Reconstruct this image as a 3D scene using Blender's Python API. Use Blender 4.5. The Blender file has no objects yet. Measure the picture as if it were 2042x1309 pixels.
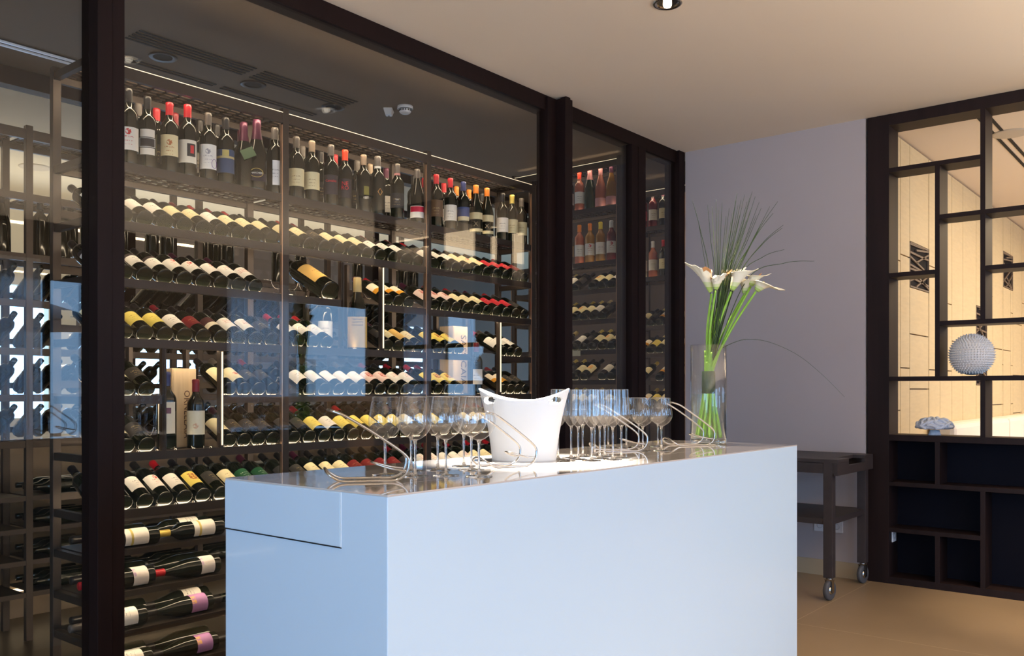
import bpy, math, random
from mathutils import Vector, Matrix
R = math.radians
PI = math.pi
random.seed(7)

# ------------------------------------------------------------------ camera, world, exposure
F_PX, CX, YH = 1773.7, 1021.0, 779.0
EYE = 1.25
A = math.atan2(1449.0, F_PX)
FW = (math.cos(A), math.sin(A)); RT = (math.sin(A), -math.cos(A))
scn = bpy.context.scene
col = scn.collection
cd = bpy.data.cameras.new('camera'); cam = bpy.data.objects.new('camera', cd); col.objects.link(cam)
cd.sensor_width = 36; cd.lens = F_PX / 2042 * 36
cd.shift_y = (YH - 654.5) / 2042
cd.clip_start = 0.05; cd.clip_end = 100
cam.location = (0, 0, EYE); cam.rotation_euler = (R(90), 0, A - R(90))
scn.camera = cam
scn.view_settings.view_transform = 'Standard'; scn.view_settings.look = 'None'
scn.view_settings.gamma = 1; scn.view_settings.use_curve_mapping = False
scn.view_settings.exposure = 0.0
scn.cycles.transparent_max_bounces = 40
scn.cycles.sample_clamp_indirect = 6

w = bpy.data.worlds.new('daylight'); scn.world = w; w.use_nodes = True
bg = w.node_tree.nodes['Background']
bg.inputs[0].default_value = (0.34, 0.61, 1.0, 1); bg.inputs[1].default_value = 6.9

def portal(name, loc, rot, sx, sy):
    l = bpy.data.lights.new(name, 'AREA'); l.shape = 'RECTANGLE'; l.size = sx; l.size_y = sy
    l.cycles.is_portal = True
    o = bpy.data.objects.new(name, l); o.location = loc; o.rotation_euler = rot; col.objects.link(o); return o
def area(name, loc, rot, sx, sy, e, c):
    l = bpy.data.lights.new(name, 'AREA'); l.shape = 'RECTANGLE'; l.size = sx; l.size_y = sy
    l.energy = e; l.color = c
    o = bpy.data.objects.new(name, l); o.location = loc; o.rotation_euler = rot; col.objects.link(o); return o
def spot(name, loc, target, e, c, ang, blend=.6, rad=.03):
    l = bpy.data.lights.new(name, 'SPOT'); l.energy = e; l.color = c; l.spot_size = R(ang); l.spot_blend = blend; l.shadow_soft_size = rad
    o = bpy.data.objects.new(name, l); o.location = loc; col.objects.link(o)
    o.rotation_euler = (Vector(target) - Vector(loc)).to_track_quat('-Z', 'Y').to_euler(); return o
CEIL = 3.04
WY = -3.2      # window wall of the bar
WARM = (1.0, .78, .54)
WINS = [(-1.6, 0.6), (1.0, 3.1), (3.5, 4.9), (6.3, 8.7), (9.3, 11.3)]
for x0, x1 in WINS:
    portal('window_portal', ((x0 + x1) / 2, WY - .12, 1.3), (R(90), 0, 0), x1 - x0, 2.4)
portal('window_portal', (-3.62, .8, 1.3), (R(90), 0, R(-90)), 3.0, 2.3)
RWINS = [(3.0, 3.65), (4.35, 5.2), (7.6, 8.6)]
for x0, x1 in RWINS:
    portal('window_portal', ((x0 + x1) / 2, 8.62, 1.6), (R(-90), 0, 0), x1 - x0, 1.2)
# ceiling downlights of the bar
DOWN = [(3.63, 2.04), (2.40, 1.90), (1.1, 1.9), (1.1, -.6), (3.6, -.6), (5.5, .3)]
spot('downlight_lamp', (3.63, 2.04, 3.0), (3.2, 1.75, 1.0), 420, (1, .84, .66), 44)
spot('downlight_lamp', (2.42, 1.92, 3.0), (2.33, 1.80, 1.0), 6500, (1, .93, .82), 23, .8)
spot('downlight_lamp', (1.1, 1.9, 3.0), (1.1, 1.9, 0), 30, WARM, 90)
spot('downlight_lamp', (5.5, .3, 3.0), (5.75, .72, 0), 260, WARM, 34, .9)
spot('downlight_lamp', (3.6, -.6, 3.0), (3.6, -.6, 0), 130, WARM, 110)
spot('downlight_lamp', (1.1, -.6, 3.0), (1.1, -.6, 0), 130, WARM, 110)
# added fill lights, aimed up without fixtures, to brighten the ceilings
area('cove_lamp', (2.5, -1.75, 1.5), (R(180), 0, 0), 10, 2.4, 365, (1, .86, .67))
area('cove_lamp', (9.6, -1.2, 2.2), (R(180), 0, 0), 6, .5, 90, (1, .80, .58))
area('cove_lamp', (3.0, 7.6, 2.3), (R(180), 0, 0), 9, .5, 42, (1, .88, .68))
# rooms behind
area('lounge_lamp', (9.5, -.2, 2.95), (0, 0, 0), 5, 1.5, 150, (1, .76, .47))
area('rear_room_lamp', (4.0, 7.0, 2.98), (0, 0, 0), 7, 1.2, 45, (1, .86, .66))  # fill light added to brighten the rear room, no fixture

# ------------------------------------------------------------------ materials
MATS = {}
def mat(name, base=(.5, .5, .5), rough=.5, metal=0, spec=.5, coat=0, emit=None, es=0, noise=None, trans=0, ior=1.45, bump=None):
    if name in MATS: return MATS[name]
    m = bpy.data.materials.new(name); m.use_nodes = True
    nt = m.node_tree; b = nt.nodes['Principled BSDF']
    b.inputs['Base Color'].default_value = (*base, 1)
    b.inputs['Roughness'].default_value = rough; b.inputs['Metallic'].default_value = metal
    b.inputs['Specular IOR Level'].default_value = spec; b.inputs['Coat Weight'].default_value = coat
    b.inputs['Coat Roughness'].default_value = .05
    b.inputs['Transmission Weight'].default_value = trans; b.inputs['IOR'].default_value = ior
    if emit:
        b.inputs['Emission Color'].default_value = (*emit, 1); b.inputs['Emission Strength'].default_value = es
    if noise:
        sc, amt, stretch = noise
        tc = nt.nodes.new('ShaderNodeTexCoord'); mp = nt.nodes.new('ShaderNodeMapping'); mp.inputs['Scale'].default_value = stretch
        n = nt.nodes.new('ShaderNodeTexNoise'); n.inputs['Scale'].default_value = sc; n.inputs['Detail'].default_value = 4
        r = nt.nodes.new('ShaderNodeMapRange'); r.inputs[3].default_value = 1 - amt; r.inputs[4].default_value = 1 + amt
        r.inputs[1].default_value = .25; r.inputs[2].default_value = .75
        mx = nt.nodes.new('ShaderNodeVectorMath'); mx.operation = 'SCALE'; mx.inputs[0].default_value = base
        nt.links.new(tc.outputs['Object'], mp.inputs[0]); nt.links.new(mp.outputs[0], n.inputs[0])
        nt.links.new(n.outputs[0], r.inputs[0]); nt.links.new(r.outputs[0], mx.inputs['Scale'])
        nt.links.new(mx.outputs[0], b.inputs['Base Color'])
        if bump:
            bp = nt.nodes.new('ShaderNodeBump'); bp.inputs['Strength'].default_value = bump; bp.inputs['Distance'].default_value = .002
            nt.links.new(n.outputs[0], bp.inputs['Height']); nt.links.new(bp.outputs[0], b.inputs['Normal'])
    MATS[name] = m; return m
def thin_glass(name, tint, f0=.06, fmax=.95):
    if name in MATS: return MATS[name]
    m = bpy.data.materials.new(name); m.use_nodes = True; nt = m.node_tree; nt.nodes.clear()
    o = nt.nodes.new('ShaderNodeOutputMaterial'); mx = nt.nodes.new('ShaderNodeMixShader')
    t = nt.nodes.new('ShaderNodeBsdfTransparent'); t.inputs[0].default_value = (*tint, 1)
    g = nt.nodes.new('ShaderNodeBsdfGlossy'); g.inputs[0].default_value = (1, 1, 1, 1); g.inputs['Roughness'].default_value = .0
    lw = nt.nodes.new('ShaderNodeLayerWeight'); lw.inputs[0].default_value = .5
    p = nt.nodes.new('ShaderNodeMath'); p.operation = 'POWER'; p.inputs[1].default_value = 5
    ma = nt.nodes.new('ShaderNodeMath'); ma.operation = 'MULTIPLY_ADD'; ma.inputs[1].default_value = fmax - f0; ma.inputs[2].default_value = f0
    L = nt.links.new
    L(lw.outputs['Facing'], p.inputs[0]); L(p.outputs[0], ma.inputs[0]); L(ma.outputs[0], mx.inputs[0])
    L(t.outputs[0], mx.inputs[1]); L(g.outputs[0], mx.inputs[2]); L(mx.outputs[0], o.inputs[0])
    MATS[name] = m; return m
def floor_mat():
    m = mat('beige_tile', (.33, .235, .14), .32, noise=(1.3, .12, (1, 1, 1)))
    nt = m.node_tree; b = nt.nodes['Principled BSDF']; src = b.inputs['Base Color'].links[0].from_socket
    tc = nt.nodes.new('ShaderNodeTexCoord'); sx = nt.nodes.new('ShaderNodeSeparateXYZ'); nt.links.new(tc.outputs['Object'], sx.inputs[0])
    outs = []
    for k, off, per in ((0, 4.66, 1.5), (1, 1.86, 1.5)):
        a = nt.nodes.new('ShaderNodeMath'); a.operation = 'SUBTRACT'; a.inputs[1].default_value = off - per / 2 - 15
        q = nt.nodes.new('ShaderNodeMath'); q.operation = 'MODULO'; q.inputs[1].default_value = per
        c = nt.nodes.new('ShaderNodeMath'); c.operation = 'SUBTRACT'; c.inputs[1].default_value = per / 2
        d = nt.nodes.new('ShaderNodeMath'); d.operation = 'ABSOLUTE'
        e = nt.nodes.new('ShaderNodeMath'); e.operation = 'LESS_THAN'; e.inputs[1].default_value = .0022
        nt.links.new(sx.outputs[k], a.inputs[0]); nt.links.new(a.outputs[0], q.inputs[0]); nt.links.new(q.outputs[0], c.inputs[0])
        nt.links.new(c.outputs[0], d.inputs[0]); nt.links.new(d.outputs[0], e.inputs[0]); outs.append(e)
    mxm = nt.nodes.new('ShaderNodeMath'); mxm.operation = 'MAXIMUM'; nt.links.new(outs[0].outputs[0], mxm.inputs[0]); nt.links.new(outs[1].outputs[0], mxm.inputs[1])
    mc = nt.nodes.new('ShaderNodeMix'); mc.data_type = 'RGBA'; mc.inputs[7].default_value = (.55, .43, .28, 1)
    nt.links.new(mxm.outputs[0], mc.inputs[0]); nt.links.new(src, mc.inputs[6]); nt.links.new(mc.outputs[2], b.inputs['Base Color'])
    return m
M_FLOOR = floor_mat()
M_CEIL = mat('ceiling_paint', (.74, .64, .53), .9, noise=(.8, .02, (1, 1, 1)))
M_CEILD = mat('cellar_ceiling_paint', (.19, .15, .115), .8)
M_GREY = mat('grey_wall_paint', (.47, .42, .425), .85, noise=(2, .02, (1, 1, 1)))
M_CREAM = mat('cream_plaster', (.62, .55, .42), .85, noise=(2, .03, (1, 1, 1)))
M_DWALL = mat('dark_taupe_wall', (.10, .075, .06), .8, noise=(2, .05, (1, 1, 1)))
M_BASE = mat('beige_skirting', (.50, .40, .27), .4)
M_FRAME = mat('dark_brown_frame', (.010, .0035, .003), .6, spec=.2, noise=(30, .15, (1, 1, .1)))
M_RACK = mat('bronze_rack_metal', (.046, .034, .028), .45, .4)
M_CHROME = mat('chrome', (.50, .47, .43), .14, 1)
M_LED = mat('warm_led', (1, .9, .7), .5, emit=(1, .80, .55), es=42)
M_LED2 = mat('dim_warm_led', (1, .9, .7), .5, emit=(1, .80, .55), es=15)
M_BRONZE = mat('polished_bronze', (.42, .26, .17), .3, .8)  # lighter bronze, stands in for LED light on the upright edges
M_LEDV = mat('warm_led_face', (1, .9, .7), .5, emit=(1, .78, .52), es=1.3)
M_GLASSW = thin_glass('cellar_glass', (.975, .97, .955), .026)
M_GLASSR = thin_glass('rear_glass', (.98, .98, .97), .03)
M_BOWL = thin_glass('drinking_glass', (.99, .99, .99), .075)
M_VASE = thin_glass('vase_glass', (.96, .975, .98), .06)
M_STEM = mat('solid_glass', (1, 1, 1), .0, trans=1, ior=1.45)
M_WATER = thin_glass('water', (.93, .97, .94), .03)
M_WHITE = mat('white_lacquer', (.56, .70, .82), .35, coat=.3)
M_TOP = mat('polished_white_top', (.62, .56, .51), .03, spec=.8, coat=1)
M_GAP = mat('dark_gap', (.01, .01, .01), .8)
M_BUCKET = mat('white_plastic', (.86, .86, .84), .3)
M_DARKW = mat('dark_stained_wood', (.016, .008, .0075), .55, spec=.25, noise=(14, .3, (1, 1, .08)))
M_DARKW2 = mat('dark_wood_inner', (.075, .045, .028), .5, noise=(14, .2, (1, 1, .08)))
M_BACKP = mat('black_back_panel', (.004, .004, .009), .7, spec=.15)
M_TROL = mat('trolley_wood', (.045, .035, .035), .45, noise=(20, .15, (.1, 1, 1)))
M_PANEL = mat('limed_wood_panel', (.70, .57, .35), .6, noise=(9, .05, (1, 1, 6)))
M_GROOVE = mat('panel_groove', (.20, .12, .06), .8)
M_PLATE = mat('white_plastic_plate', (.75, .76, .8), .35)
M_RUB = mat('grey_rubber', (.09, .09, .10), .6)
M_SOFA = mat('white_upholstery', (.82, .78, .72), .8)
M_CERAM = mat('white_ceramic', (.78, .76, .74), .5)
M_CORAL = mat('pale_blue_coral', (.56, .60, .68), .7, noise=(60, .1, (1, 1, 1)))
M_CURT = None

def mcurt():
    m = bpy.data.materials.new('sheer_curtain'); m.use_nodes = True; nt = m.node_tree; nt.nodes.clear()
    o = nt.nodes.new('ShaderNodeOutputMaterial'); a = nt.nodes.new('ShaderNodeMixShader'); a.inputs[0].default_value = .20
    t = nt.nodes.new('ShaderNodeBsdfTransparent'); s = nt.nodes.new('ShaderNodeBsdfTranslucent'); s.inputs[0].default_value = (.75, .8, .88, 1)
    nt.links.new(t.outputs[0], a.inputs[2]); nt.links.new(s.outputs[0], a.inputs[1]); nt.links.new(a.outputs[0], o.inputs[0]); return m
M_CURT = mcurt()

# ------------------------------------------------------------------ helpers
def Xat(px, Y):
    t = (px - CX) / F_PX
    return Y * (FW[0] + RT[0] * t) / (FW[1] + RT[1] * t)
def P(px, py, d):
    t = (px - CX) / F_PX
    return Vector((d * (FW[0] + RT[0] * t), d * (FW[1] + RT[1] * t), EYE - (py - YH) / F_PX * d))

class MB:
    def __init__(s): s.v = []; s.f = []; s.sm = []
    def add(s, vs, fs, smooth=False):
        n = len(s.v); s.v += [tuple(v) for v in vs]; s.f += [tuple(i + n for i in f) for f in fs]; s.sm += [smooth] * len(fs); return s
    def box(s, x0, x1, y0, y1, z0, z1):
        if x0 > x1: x0, x1 = x1, x0
        if y0 > y1: y0, y1 = y1, y0
        v = [(x0, y0, z0), (x1, y0, z0), (x1, y1, z0), (x0, y1, z0), (x0, y0, z1), (x1, y0, z1), (x1, y1, z1), (x0, y1, z1)]
        return s.add(v, [(3, 2, 1, 0), (4, 5, 6, 7), (0, 1, 5, 4), (1, 2, 6, 5), (2, 3, 7, 6), (3, 0, 4, 7)])
    def lathe(s, prof, n=24, c=(0, 0, 0), closed=False, sx=1, sy=1):
        vs = []; fs = []
        for r, z in prof:
            for k in range(n):
                a = 2 * PI * k / n; vs.append((c[0] + r * math.cos(a) * sx, c[1] + r * math.sin(a) * sy, c[2] + z))
        m = len(prof)
        for i in range(m if closed else m - 1):
            j = (i + 1) % m
            for k in range(n):
                l = (k + 1) % n; fs.append((i * n + k, i * n + l, j * n + l, j * n + k))
        return s.add(vs, fs, True)
    def tube(s, pts, r, n=8, closed=False, taper=None):
        pts = [Vector(p) for p in pts]; m = len(pts); vs = []; fs = []
        up = Vector((0, 0, 1)); prev = None
        for i, p in enumerate(pts):
            a = pts[(i - 1) % m] if closed or i > 0 else p; b = pts[(i + 1) % m] if closed or i < m - 1 else p
            d = (b - a).normalized()
            if prev is None:
                u = d.cross(up)
                if u.length < .1: u = d.cross(Vector((1, 0, 0)))
            else: u = prev - d * prev.dot(d)
            u.normalize(); prev = u; v = d.cross(u)
            rr = r if taper is None else r * (1 + (taper - 1) * i / (m - 1))
            for k in range(n):
                t = 2 * PI * k / n; vs.append(p + u * math.cos(t) * rr + v * math.sin(t) * rr)
        for i in range(m if closed else m - 1):
            j = (i + 1) % m
            for k in range(n):
                l = (k + 1) % n; fs.append((i * n + k, i * n + l, j * n + l, j * n + k))
        if not closed: fs += [tuple(range(n))[::-1], tuple((m - 1) * n + k for k in range(n))]
        return s.add(vs, fs, True)
    def mesh(s, name, m):
        me = bpy.data.meshes.new(name); me.from_pydata(s.v, [], s.f)
        me.polygons.foreach_set('use_smooth', s.sm); me.materials.append(m)
        me.validate(); me.update(); return me
    def build(s, name, m, parent=None, bevel=0, loc=None):
        o = bpy.data.objects.new(name, s.mesh(name, m)); col.objects.link(o)
        if parent: o.parent = parent
        if loc: o.location = loc
        if bevel:
            b = o.modifiers.new('bevel', 'BEVEL'); b.width = bevel; b.segments = 2; b.limit_method = 'ANGLE'
        return o
def cr(pts, n=8, closed=False):
    pts = [Vector(p) for p in pts]; m = len(pts); out = []
    for i in range(m if closed else m - 1):
        g = lambda k: pts[k % m] if closed else pts[max(0, min(m - 1, k))]
        p0, p1, p2, p3 = g(i - 1), g(i), g(i + 1), g(i + 2)
        for k in range(n):
            t = k / n
            out.append(.5 * ((2 * p1) + (p2 - p0) * t + (2 * p0 - 5 * p1 + 4 * p2 - p3) * t * t + (3 * p1 - p0 - 3 * p2 + p3) * t ** 3))
    if not closed: out.append(pts[-1])
    return out
def tag(o, label=None, cat=None, group=None, kind=None):
    if label: o['label'] = label
    if cat: o['category'] = cat
    if group: o['group'] = group
    if kind: o['kind'] = kind
    return o
def thing(name, label, cat, loc=(0, 0, 0), rz=0, group=None):
    o = bpy.data.objects.new(name, None); o.empty_display_size = .05; col.objects.link(o); o.location = loc; o.rotation_euler = (0, 0, rz)
    return tag(o, label, cat, group)
def struct(name, mb, m, label=None, bevel=0):
    return tag(mb.build(name, m, bevel=bevel), label, kind='structure')
def link_mesh(name, me, parent, label=None):
    o = bpy.data.objects.new(name, me); col.objects.link(o); o.parent = parent
    if label: o['label'] = label
    return o
def text_mesh(s, size, m, bend=None, zc=0, xoff=0, thick=0.0004):
    cu = bpy.data.curves.new('writing', 'FONT'); cu.body = s; cu.size = size; cu.align_x = 'CENTER'; cu.align_y = 'CENTER'; cu.extrude = thick
    cu.resolution_u = 2
    o = bpy.data.objects.new('writing_tmp', cu); col.objects.link(o)
    dg = bpy.context.evaluated_depsgraph_get(); dg.update()
    me = bpy.data.meshes.new_from_object(o.evaluated_get(dg)); bpy.data.objects.remove(o); bpy.data.curves.remove(cu)
    for v in me.vertices:
        x, y, z = v.co
        x += xoff
        if bend: v.co = (( bend + z) * math.sin(x / bend), -(bend + z) * math.cos(x / bend), zc + y)
        else: v.co = (x, -z, zc + y)
    me.materials.clear(); me.materials.append(m); return me

# ------------------------------------------------------------------ room shell
Ff = 3.23    # plane of the glass front
struct('floor', MB().box(-4, 14, -3.6, 9, -.1, 0), M_FLOOR, 'beige stone tile floor with pale joints')
struct('floor', MB().box(-3.5, 6.0, 3.36, 5.18, 0, .004), mat('cellar_floor_stone', (.05, .036, .022), .35), 'dark floor inside the wine cellar')
struct('floor', MB().box(-8, 16, -14, -3.6, -.12, -.02), mat('terrace_stone', (.30, .32, .34), .8), 'terrace outside the windows')
struct('ceiling', MB().box(-4, 14, -3.6, Ff + .12, CEIL, CEIL + .1), M_CEIL, 'smooth beige ceiling above the bar')
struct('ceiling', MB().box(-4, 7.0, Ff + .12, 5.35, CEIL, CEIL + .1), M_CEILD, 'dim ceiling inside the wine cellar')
struct('ceiling', MB().box(-4, 14, 5.35, 9, CEIL, CEIL + .1), M_CREAM, 'cream ceiling of the room behind the cellar')
struct('wall_right', MB().box(6.0, 6.12, 1.90, 3.22, 0, CEIL), M_GREY, 'plain grey wall beside the glass cellar')
struct('wall_lounge', MB().box(6.125, 14, 1.86, 2.0, 0, CEIL), M_GROOVE, 'wall of the lounge behind the divider, carrying pale wooden panels')
struct('wall_cellar', MB().box(6.12, 7.0, 3.12, 3.22, 0, CEIL), M_DWALL)
struct('wall_cellar_end', MB().box(6.9, 7.0, 3.22, 5.35, 0, CEIL), M_DWALL)
struct('trim_8', MB().box(5.61, 5.66, 3.36, 3.545, 0, 2.98), M_RACK, 'dull brown side panel closing the end rack')
struct('wall_far', MB().box(13.9, 14, -3.3, 1.86, 0, CEIL), M_CREAM)
struct('baseboard_right', MB().box(5.985, 5.9995, 1.90, 3.17, 0, .105), M_BASE, 'beige stone skirting along the grey wall')
# window wall behind the camera
def window_wall(name, y0, y1, x0, x1, wins, z0, z1, m):
    b = MB(); xs = x0
    for a, c in wins:
        b.box(xs, a, y0, y1, 0, CEIL); b.box(a, c, y0, y1, z1, CEIL)
        if z0 > 0: b.box(a, c, y0, y1, 0, z0)
        xs = c
    b.box(xs, x1, y0, y1, 0, CEIL)
    return struct(name, b, m)
window_wall('wall_window', WY - .1, WY, -4, 14, WINS, .1, 2.5, M_DWALL)
window_wall('wall_rear', 8.5, 8.6, -4, 3.9, RWINS[:1], 1.0, 2.2, M_CREAM)
window_wall('wall_rear', 8.5, 8.6, 3.9, 14, RWINS[1:], 1.2, 2.1, M_DWALL)
b = MB(); b.box(-3.6, -3.5, -3.3, -.7, 0, CEIL).box(-3.6, -3.5, 2.3, 9, 0, CEIL).box(-3.6, -3.5, -.7, 2.3, 2.45, CEIL).box(-3.6, -3.5, -.7, 2.3, 0, .15)
struct('wall_left', b, M_CREAM)
n = 1
for x0, x1 in WINS:
    f = MB()
    for xx in (x0, (x0 + x1) / 2 - .03, x1 - .06): f.box(xx, xx + .06, WY - .08, WY - .02, .1, 2.5)
    f.box(x0, x1, WY - .08, WY - .02, .1, .17).box(x0, x1, WY - .08, WY - .02, 2.43, 2.5)
    struct('window_%d' % n, f, M_FRAME); n += 1
    # sheer curtain on the left half of every window
    cv = []; cf = []; N = 240
    a0, a1 = x0 - .05, x0 + (x1 - x0) * .42
    for k in range(N + 1):
        u = k / N; yy = WY + .10 + .05 * math.sin(u * 75)
        cv += [(a0 + (a1 - a0) * u, yy, .02), (a0 + (a1 - a0) * u, yy, 2.62)]
    for k in range(N): cf.append((2 * k, 2 * k + 2, 2 * k + 3, 2 * k + 1))
    tag(MB().add(cv, cf, True).build('sheer_curtain', M_CURT), 'sheer white curtain at the window facing the cellar, %s from the left wall' % ['first', 'second', 'third', 'fourth', 'fifth'][n - 2], 'curtain', 'sheer curtains at the windows')

t = thing('terrace_parasol', 'blue-grey slatted parasol on the terrace, seen mirrored in the glass', 'parasol', (4.6, -5.6, -.02))
f = MB(); N = 16
f.lathe([(.02, 2.55), (.7, 2.36), (1.45, 2.12), (1.45, 2.10), (.7, 2.34), (.02, 2.53)], 16)
f.build('canopy', mat('parasol_cloth', (.10, .16, .20), .8), t)
MB().lathe([(.03, 0), (.03, 2.6), (0, 2.62)], 12).build('pole', M_FRAME, t)
MB().lathe([(.35, 0), (.35, .08), (.04, .10)], 24).build('foot', M_FRAME, t)
# ------------------------------------------------------------------ glass front of the cellar
def glass(nm, x0, x1, y, z0=.08, z1=2.95, m=M_GLASSW, lab=None):
    return struct(nm, MB().box(x0, x1, y, y + .01, z0, z1), m, lab)
glass('window_6', -3.4, 1.557, 3.29, lab='glass pane at the far left of the cellar front')
glass('window_7', 1.66, 4.33, 3.26, lab='largest glass pane of the cellar front')
glass('window_8', 4.453, 5.28, 3.26, lab='narrow glass door pane right of the middle post')
glass('window_9', 5.45, 5.917, 3.26, lab='narrowest glass pane next to the grey wall')
g_ = MB().box(-3.5, 6.0, Ff + .12, Ff + .02, CEIL - .09, CEIL).build('trim_1', M_FRAME); tag(g_, 'dark header beam over the glass front', kind='structure')
struct('trim_2', MB().box(-3.5, 6.0, Ff + .12, Ff + .02, 0, .08), M_FRAME)
struct('trim_3', MB().box(1.557, 1.612, 3.225, 3.35, 0, CEIL).box(1.614, 1.663, 3.232, 3.35, 0, CEIL), M_FRAME, 'thick dark post left of the largest pane', .002)
struct('trim_4', MB().box(4.30, 4.38, 3.232, 3.32, 0, CEIL - .01).box(4.38, 4.455, 3.16, 3.32, 0, CEIL - .012).box(4.395, 4.44, 3.165, 3.21, CEIL - .012, CEIL), M_FRAME, 'dark middle post standing proud of the glass front', .002)
struct('trim_5', MB().box(5.265, 5.345, 3.235, 3.32, 0, CEIL - .09).box(5.352, 5.45, 3.235, 3.32, 0, CEIL - .09), M_FRAME, 'dark post between the two narrow panes', .002)
struct('trim_6', MB().box(5.917, 6.0, 3.225, 3.35, 0, CEIL), M_FRAME, 'dark end post against the grey wall', .002)
# rear glazing
struct('window_10', MB().box(-3.4, 6.9, 5.3, 5.31, .05, 2.98), M_GLASSR)
struct('trim_9', MB().box(-1, 6.8, 5.18, 5.22, 0, .98), mat('beige_low_panel', (.20, .15, .10), .7), 'low beige panel behind the rear rack')
struct('trim_10', MB().box(-1, 6.8, 5.16, 5.179, .15, .165), mat('low_led', (1, .9, .7), emit=(1, .78, .5), es=3), 'glowing light strip low on the beige panel')
f = MB()
for xx in (.9, 2.7, 4.7): f.box(xx, xx + .07, 5.25, 5.34, 0, CEIL)
f.box(-3.4, 6.9, 5.25, 5.34, CEIL - .1, CEIL)
struct('trim_7', f, M_FRAME)

# ceiling fixtures
def downlight(x, y, lab, z=CEIL, grp=None):
    t = thing('ceiling_downlight', lab, 'ceiling light', (x, y, z), 0, grp)
    MB().lathe([(.052, 0), (.066, -.002), (.068, -.006), (.062, -.010), (.050, -.006), (.046, -.001)], 32).build('trim_ring', M_CHROME if z == CEIL else M_CHROME, t)
    MB().lathe([(0, -.001), (.046, -.001)], 32).build('reflector', M_CHROME, t)
    MB().lathe([(0, -.022), (.016, -.021), (.020, -.012), (.020, -.002)], 20).build('bulb', mat('lamp_glow', (1, .9, .8), emit=(1, .88, .7), es=6), t)
    return t
downlight(3.63, 2.04, 'round chrome downlight in the beige ceiling over the bar')
for x, y in DOWN[1:]:
    downlight(x, y, 'recessed ceiling downlight ' + {(2.40, 1.90): 'straight above the ice bucket', (1.1, 1.9): 'above the near end of the counter', (1.1, -.6): 'nearest behind the camera', (3.6, -.6): 'in the open floor before the counter', (5.5, .3): 'in front of the dark shelf divider'}[(x, y)])
for px, py in ((325, 113), (505, 168), (665, 213)):
    p = P(px, py, (CEIL - EYE) * F_PX / (YH - py))
    t = thing('ceiling_downlight', {325: 'unlit recessed downlight in the cellar ceiling, leftmost of three', 505: 'middle of the three unlit downlights in the cellar ceiling', 665: 'unlit downlight in the cellar ceiling, nearest the white detectors'}[px], 'ceiling light', (p.x, p.y, CEIL))
    MB().lathe([(.05, 0), (.075, -.002), (.07, -.008), (.05, -.004)], 28).build('trim_ring', M_RACK, t)
    MB().lathe([(0, -.001), (.05, -.001)], 28).build('lens', M_GAP, t)
t = thing('ceiling_vent', 'long slotted air vent in the cellar ceiling', 'vent', (0, 0, 0))
f = MB(); f2 = MB()
for g0, y0 in ((0, 4.22), (1, 4.62)):
    for k in range(5 if g0 == 0 else 2):
        for xx in (2.25, 2.98):
            f.box(xx, xx + .68, y0 + .035 * k, y0 + .035 * k + .014, CEIL - .004, CEIL - .001)
f.build('slot', M_GAP, t)
t = thing('ceiling_track', 'slim pale double rail on the cellar ceiling, left of the thick post', 'rail', (0, 4.88, CEIL))
for dy_ in (0, .05): MB().box(-2, 2.25, dy_, dy_ + .016, -.012, -.001).build('rail_strip', M_PLATE, t)
MB().box(-2, 2.25, -.012, .078, -.003, -.0005).build('rail_base', M_GAP, t)
q = P(70, 333, (CEIL - EYE) * F_PX / (YH - 333))
t = thing('ceiling_speaker', 'round flat speaker in the cream ceiling behind the rear rack', 'speaker', (q.x, q.y, CEIL))
MB().lathe([(0, -.006), (.10, -.008), (.118, -.006), (.12, 0)], 32).build('grille', mat('speaker_cover', (.50, .44, .36), .8), t)
# detectors
p = P(808, 226, (CEIL - EYE) * F_PX / (YH - 212))
t = thing('smoke_detector', 'round white smoke detector on the cellar ceiling', 'smoke detector', (p.x, p.y, CEIL))
MB().lathe([(0, 0), (.048, 0), (.05, -.018), (.046, -.02)], 28).build('base_ring', M_PLATE, t)
MB().lathe([(.034, -.020), (.038, -.036), (.028, -.046), (0, -.047)], 28).build('sensor_head', M_PLATE, t)
f = MB()
for k in range(14):
    a = 2 * PI * k / 14; f.box(.036 * math.cos(a) - .003, .036 * math.cos(a) + .003, .036 * math.sin(a) - .003, .036 * math.sin(a) + .003, -.034, -.024)
f.build('vent_slots', M_GAP, t)
p = P(775, 228, (CEIL - EYE) * F_PX / (YH - 219))
t = thing('ceiling_sensor', 'small white angled sensor beside the smoke detector', 'sensor', (p.x, p.y, CEIL), R(40))
MB().add([(-.05, -.03, 0), (.05, -.03, 0), (.05, .03, 0), (-.05, .03, 0), (-.02, -.02, -.035), (.03, -.02, -.035), (.03, .02, -.035), (-.02, .02, -.035)],
         [(0, 1, 2, 3), (7, 6, 5, 4), (0, 4, 5, 1), (1, 5, 6, 2), (2, 6, 7, 3), (3, 7, 4, 0)]).build('casing', M_PLATE, t, .004)
MB().lathe([(0, -.0365), (.006, -.036), (.006, -.03)], 12, (.015, 0, 0)).build('lens', M_GAP, t)

# ------------------------------------------------------------------ wine racks
FR = 3.45; DEP = .31; ROWS = [1.93, 1.70, 1.46, 1.23, 1.00, .77]; LAID = [.607, .44, .28, .10]
UP = [1.635, 2.553, 3.503, 4.44]
TILT = R(27)
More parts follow.
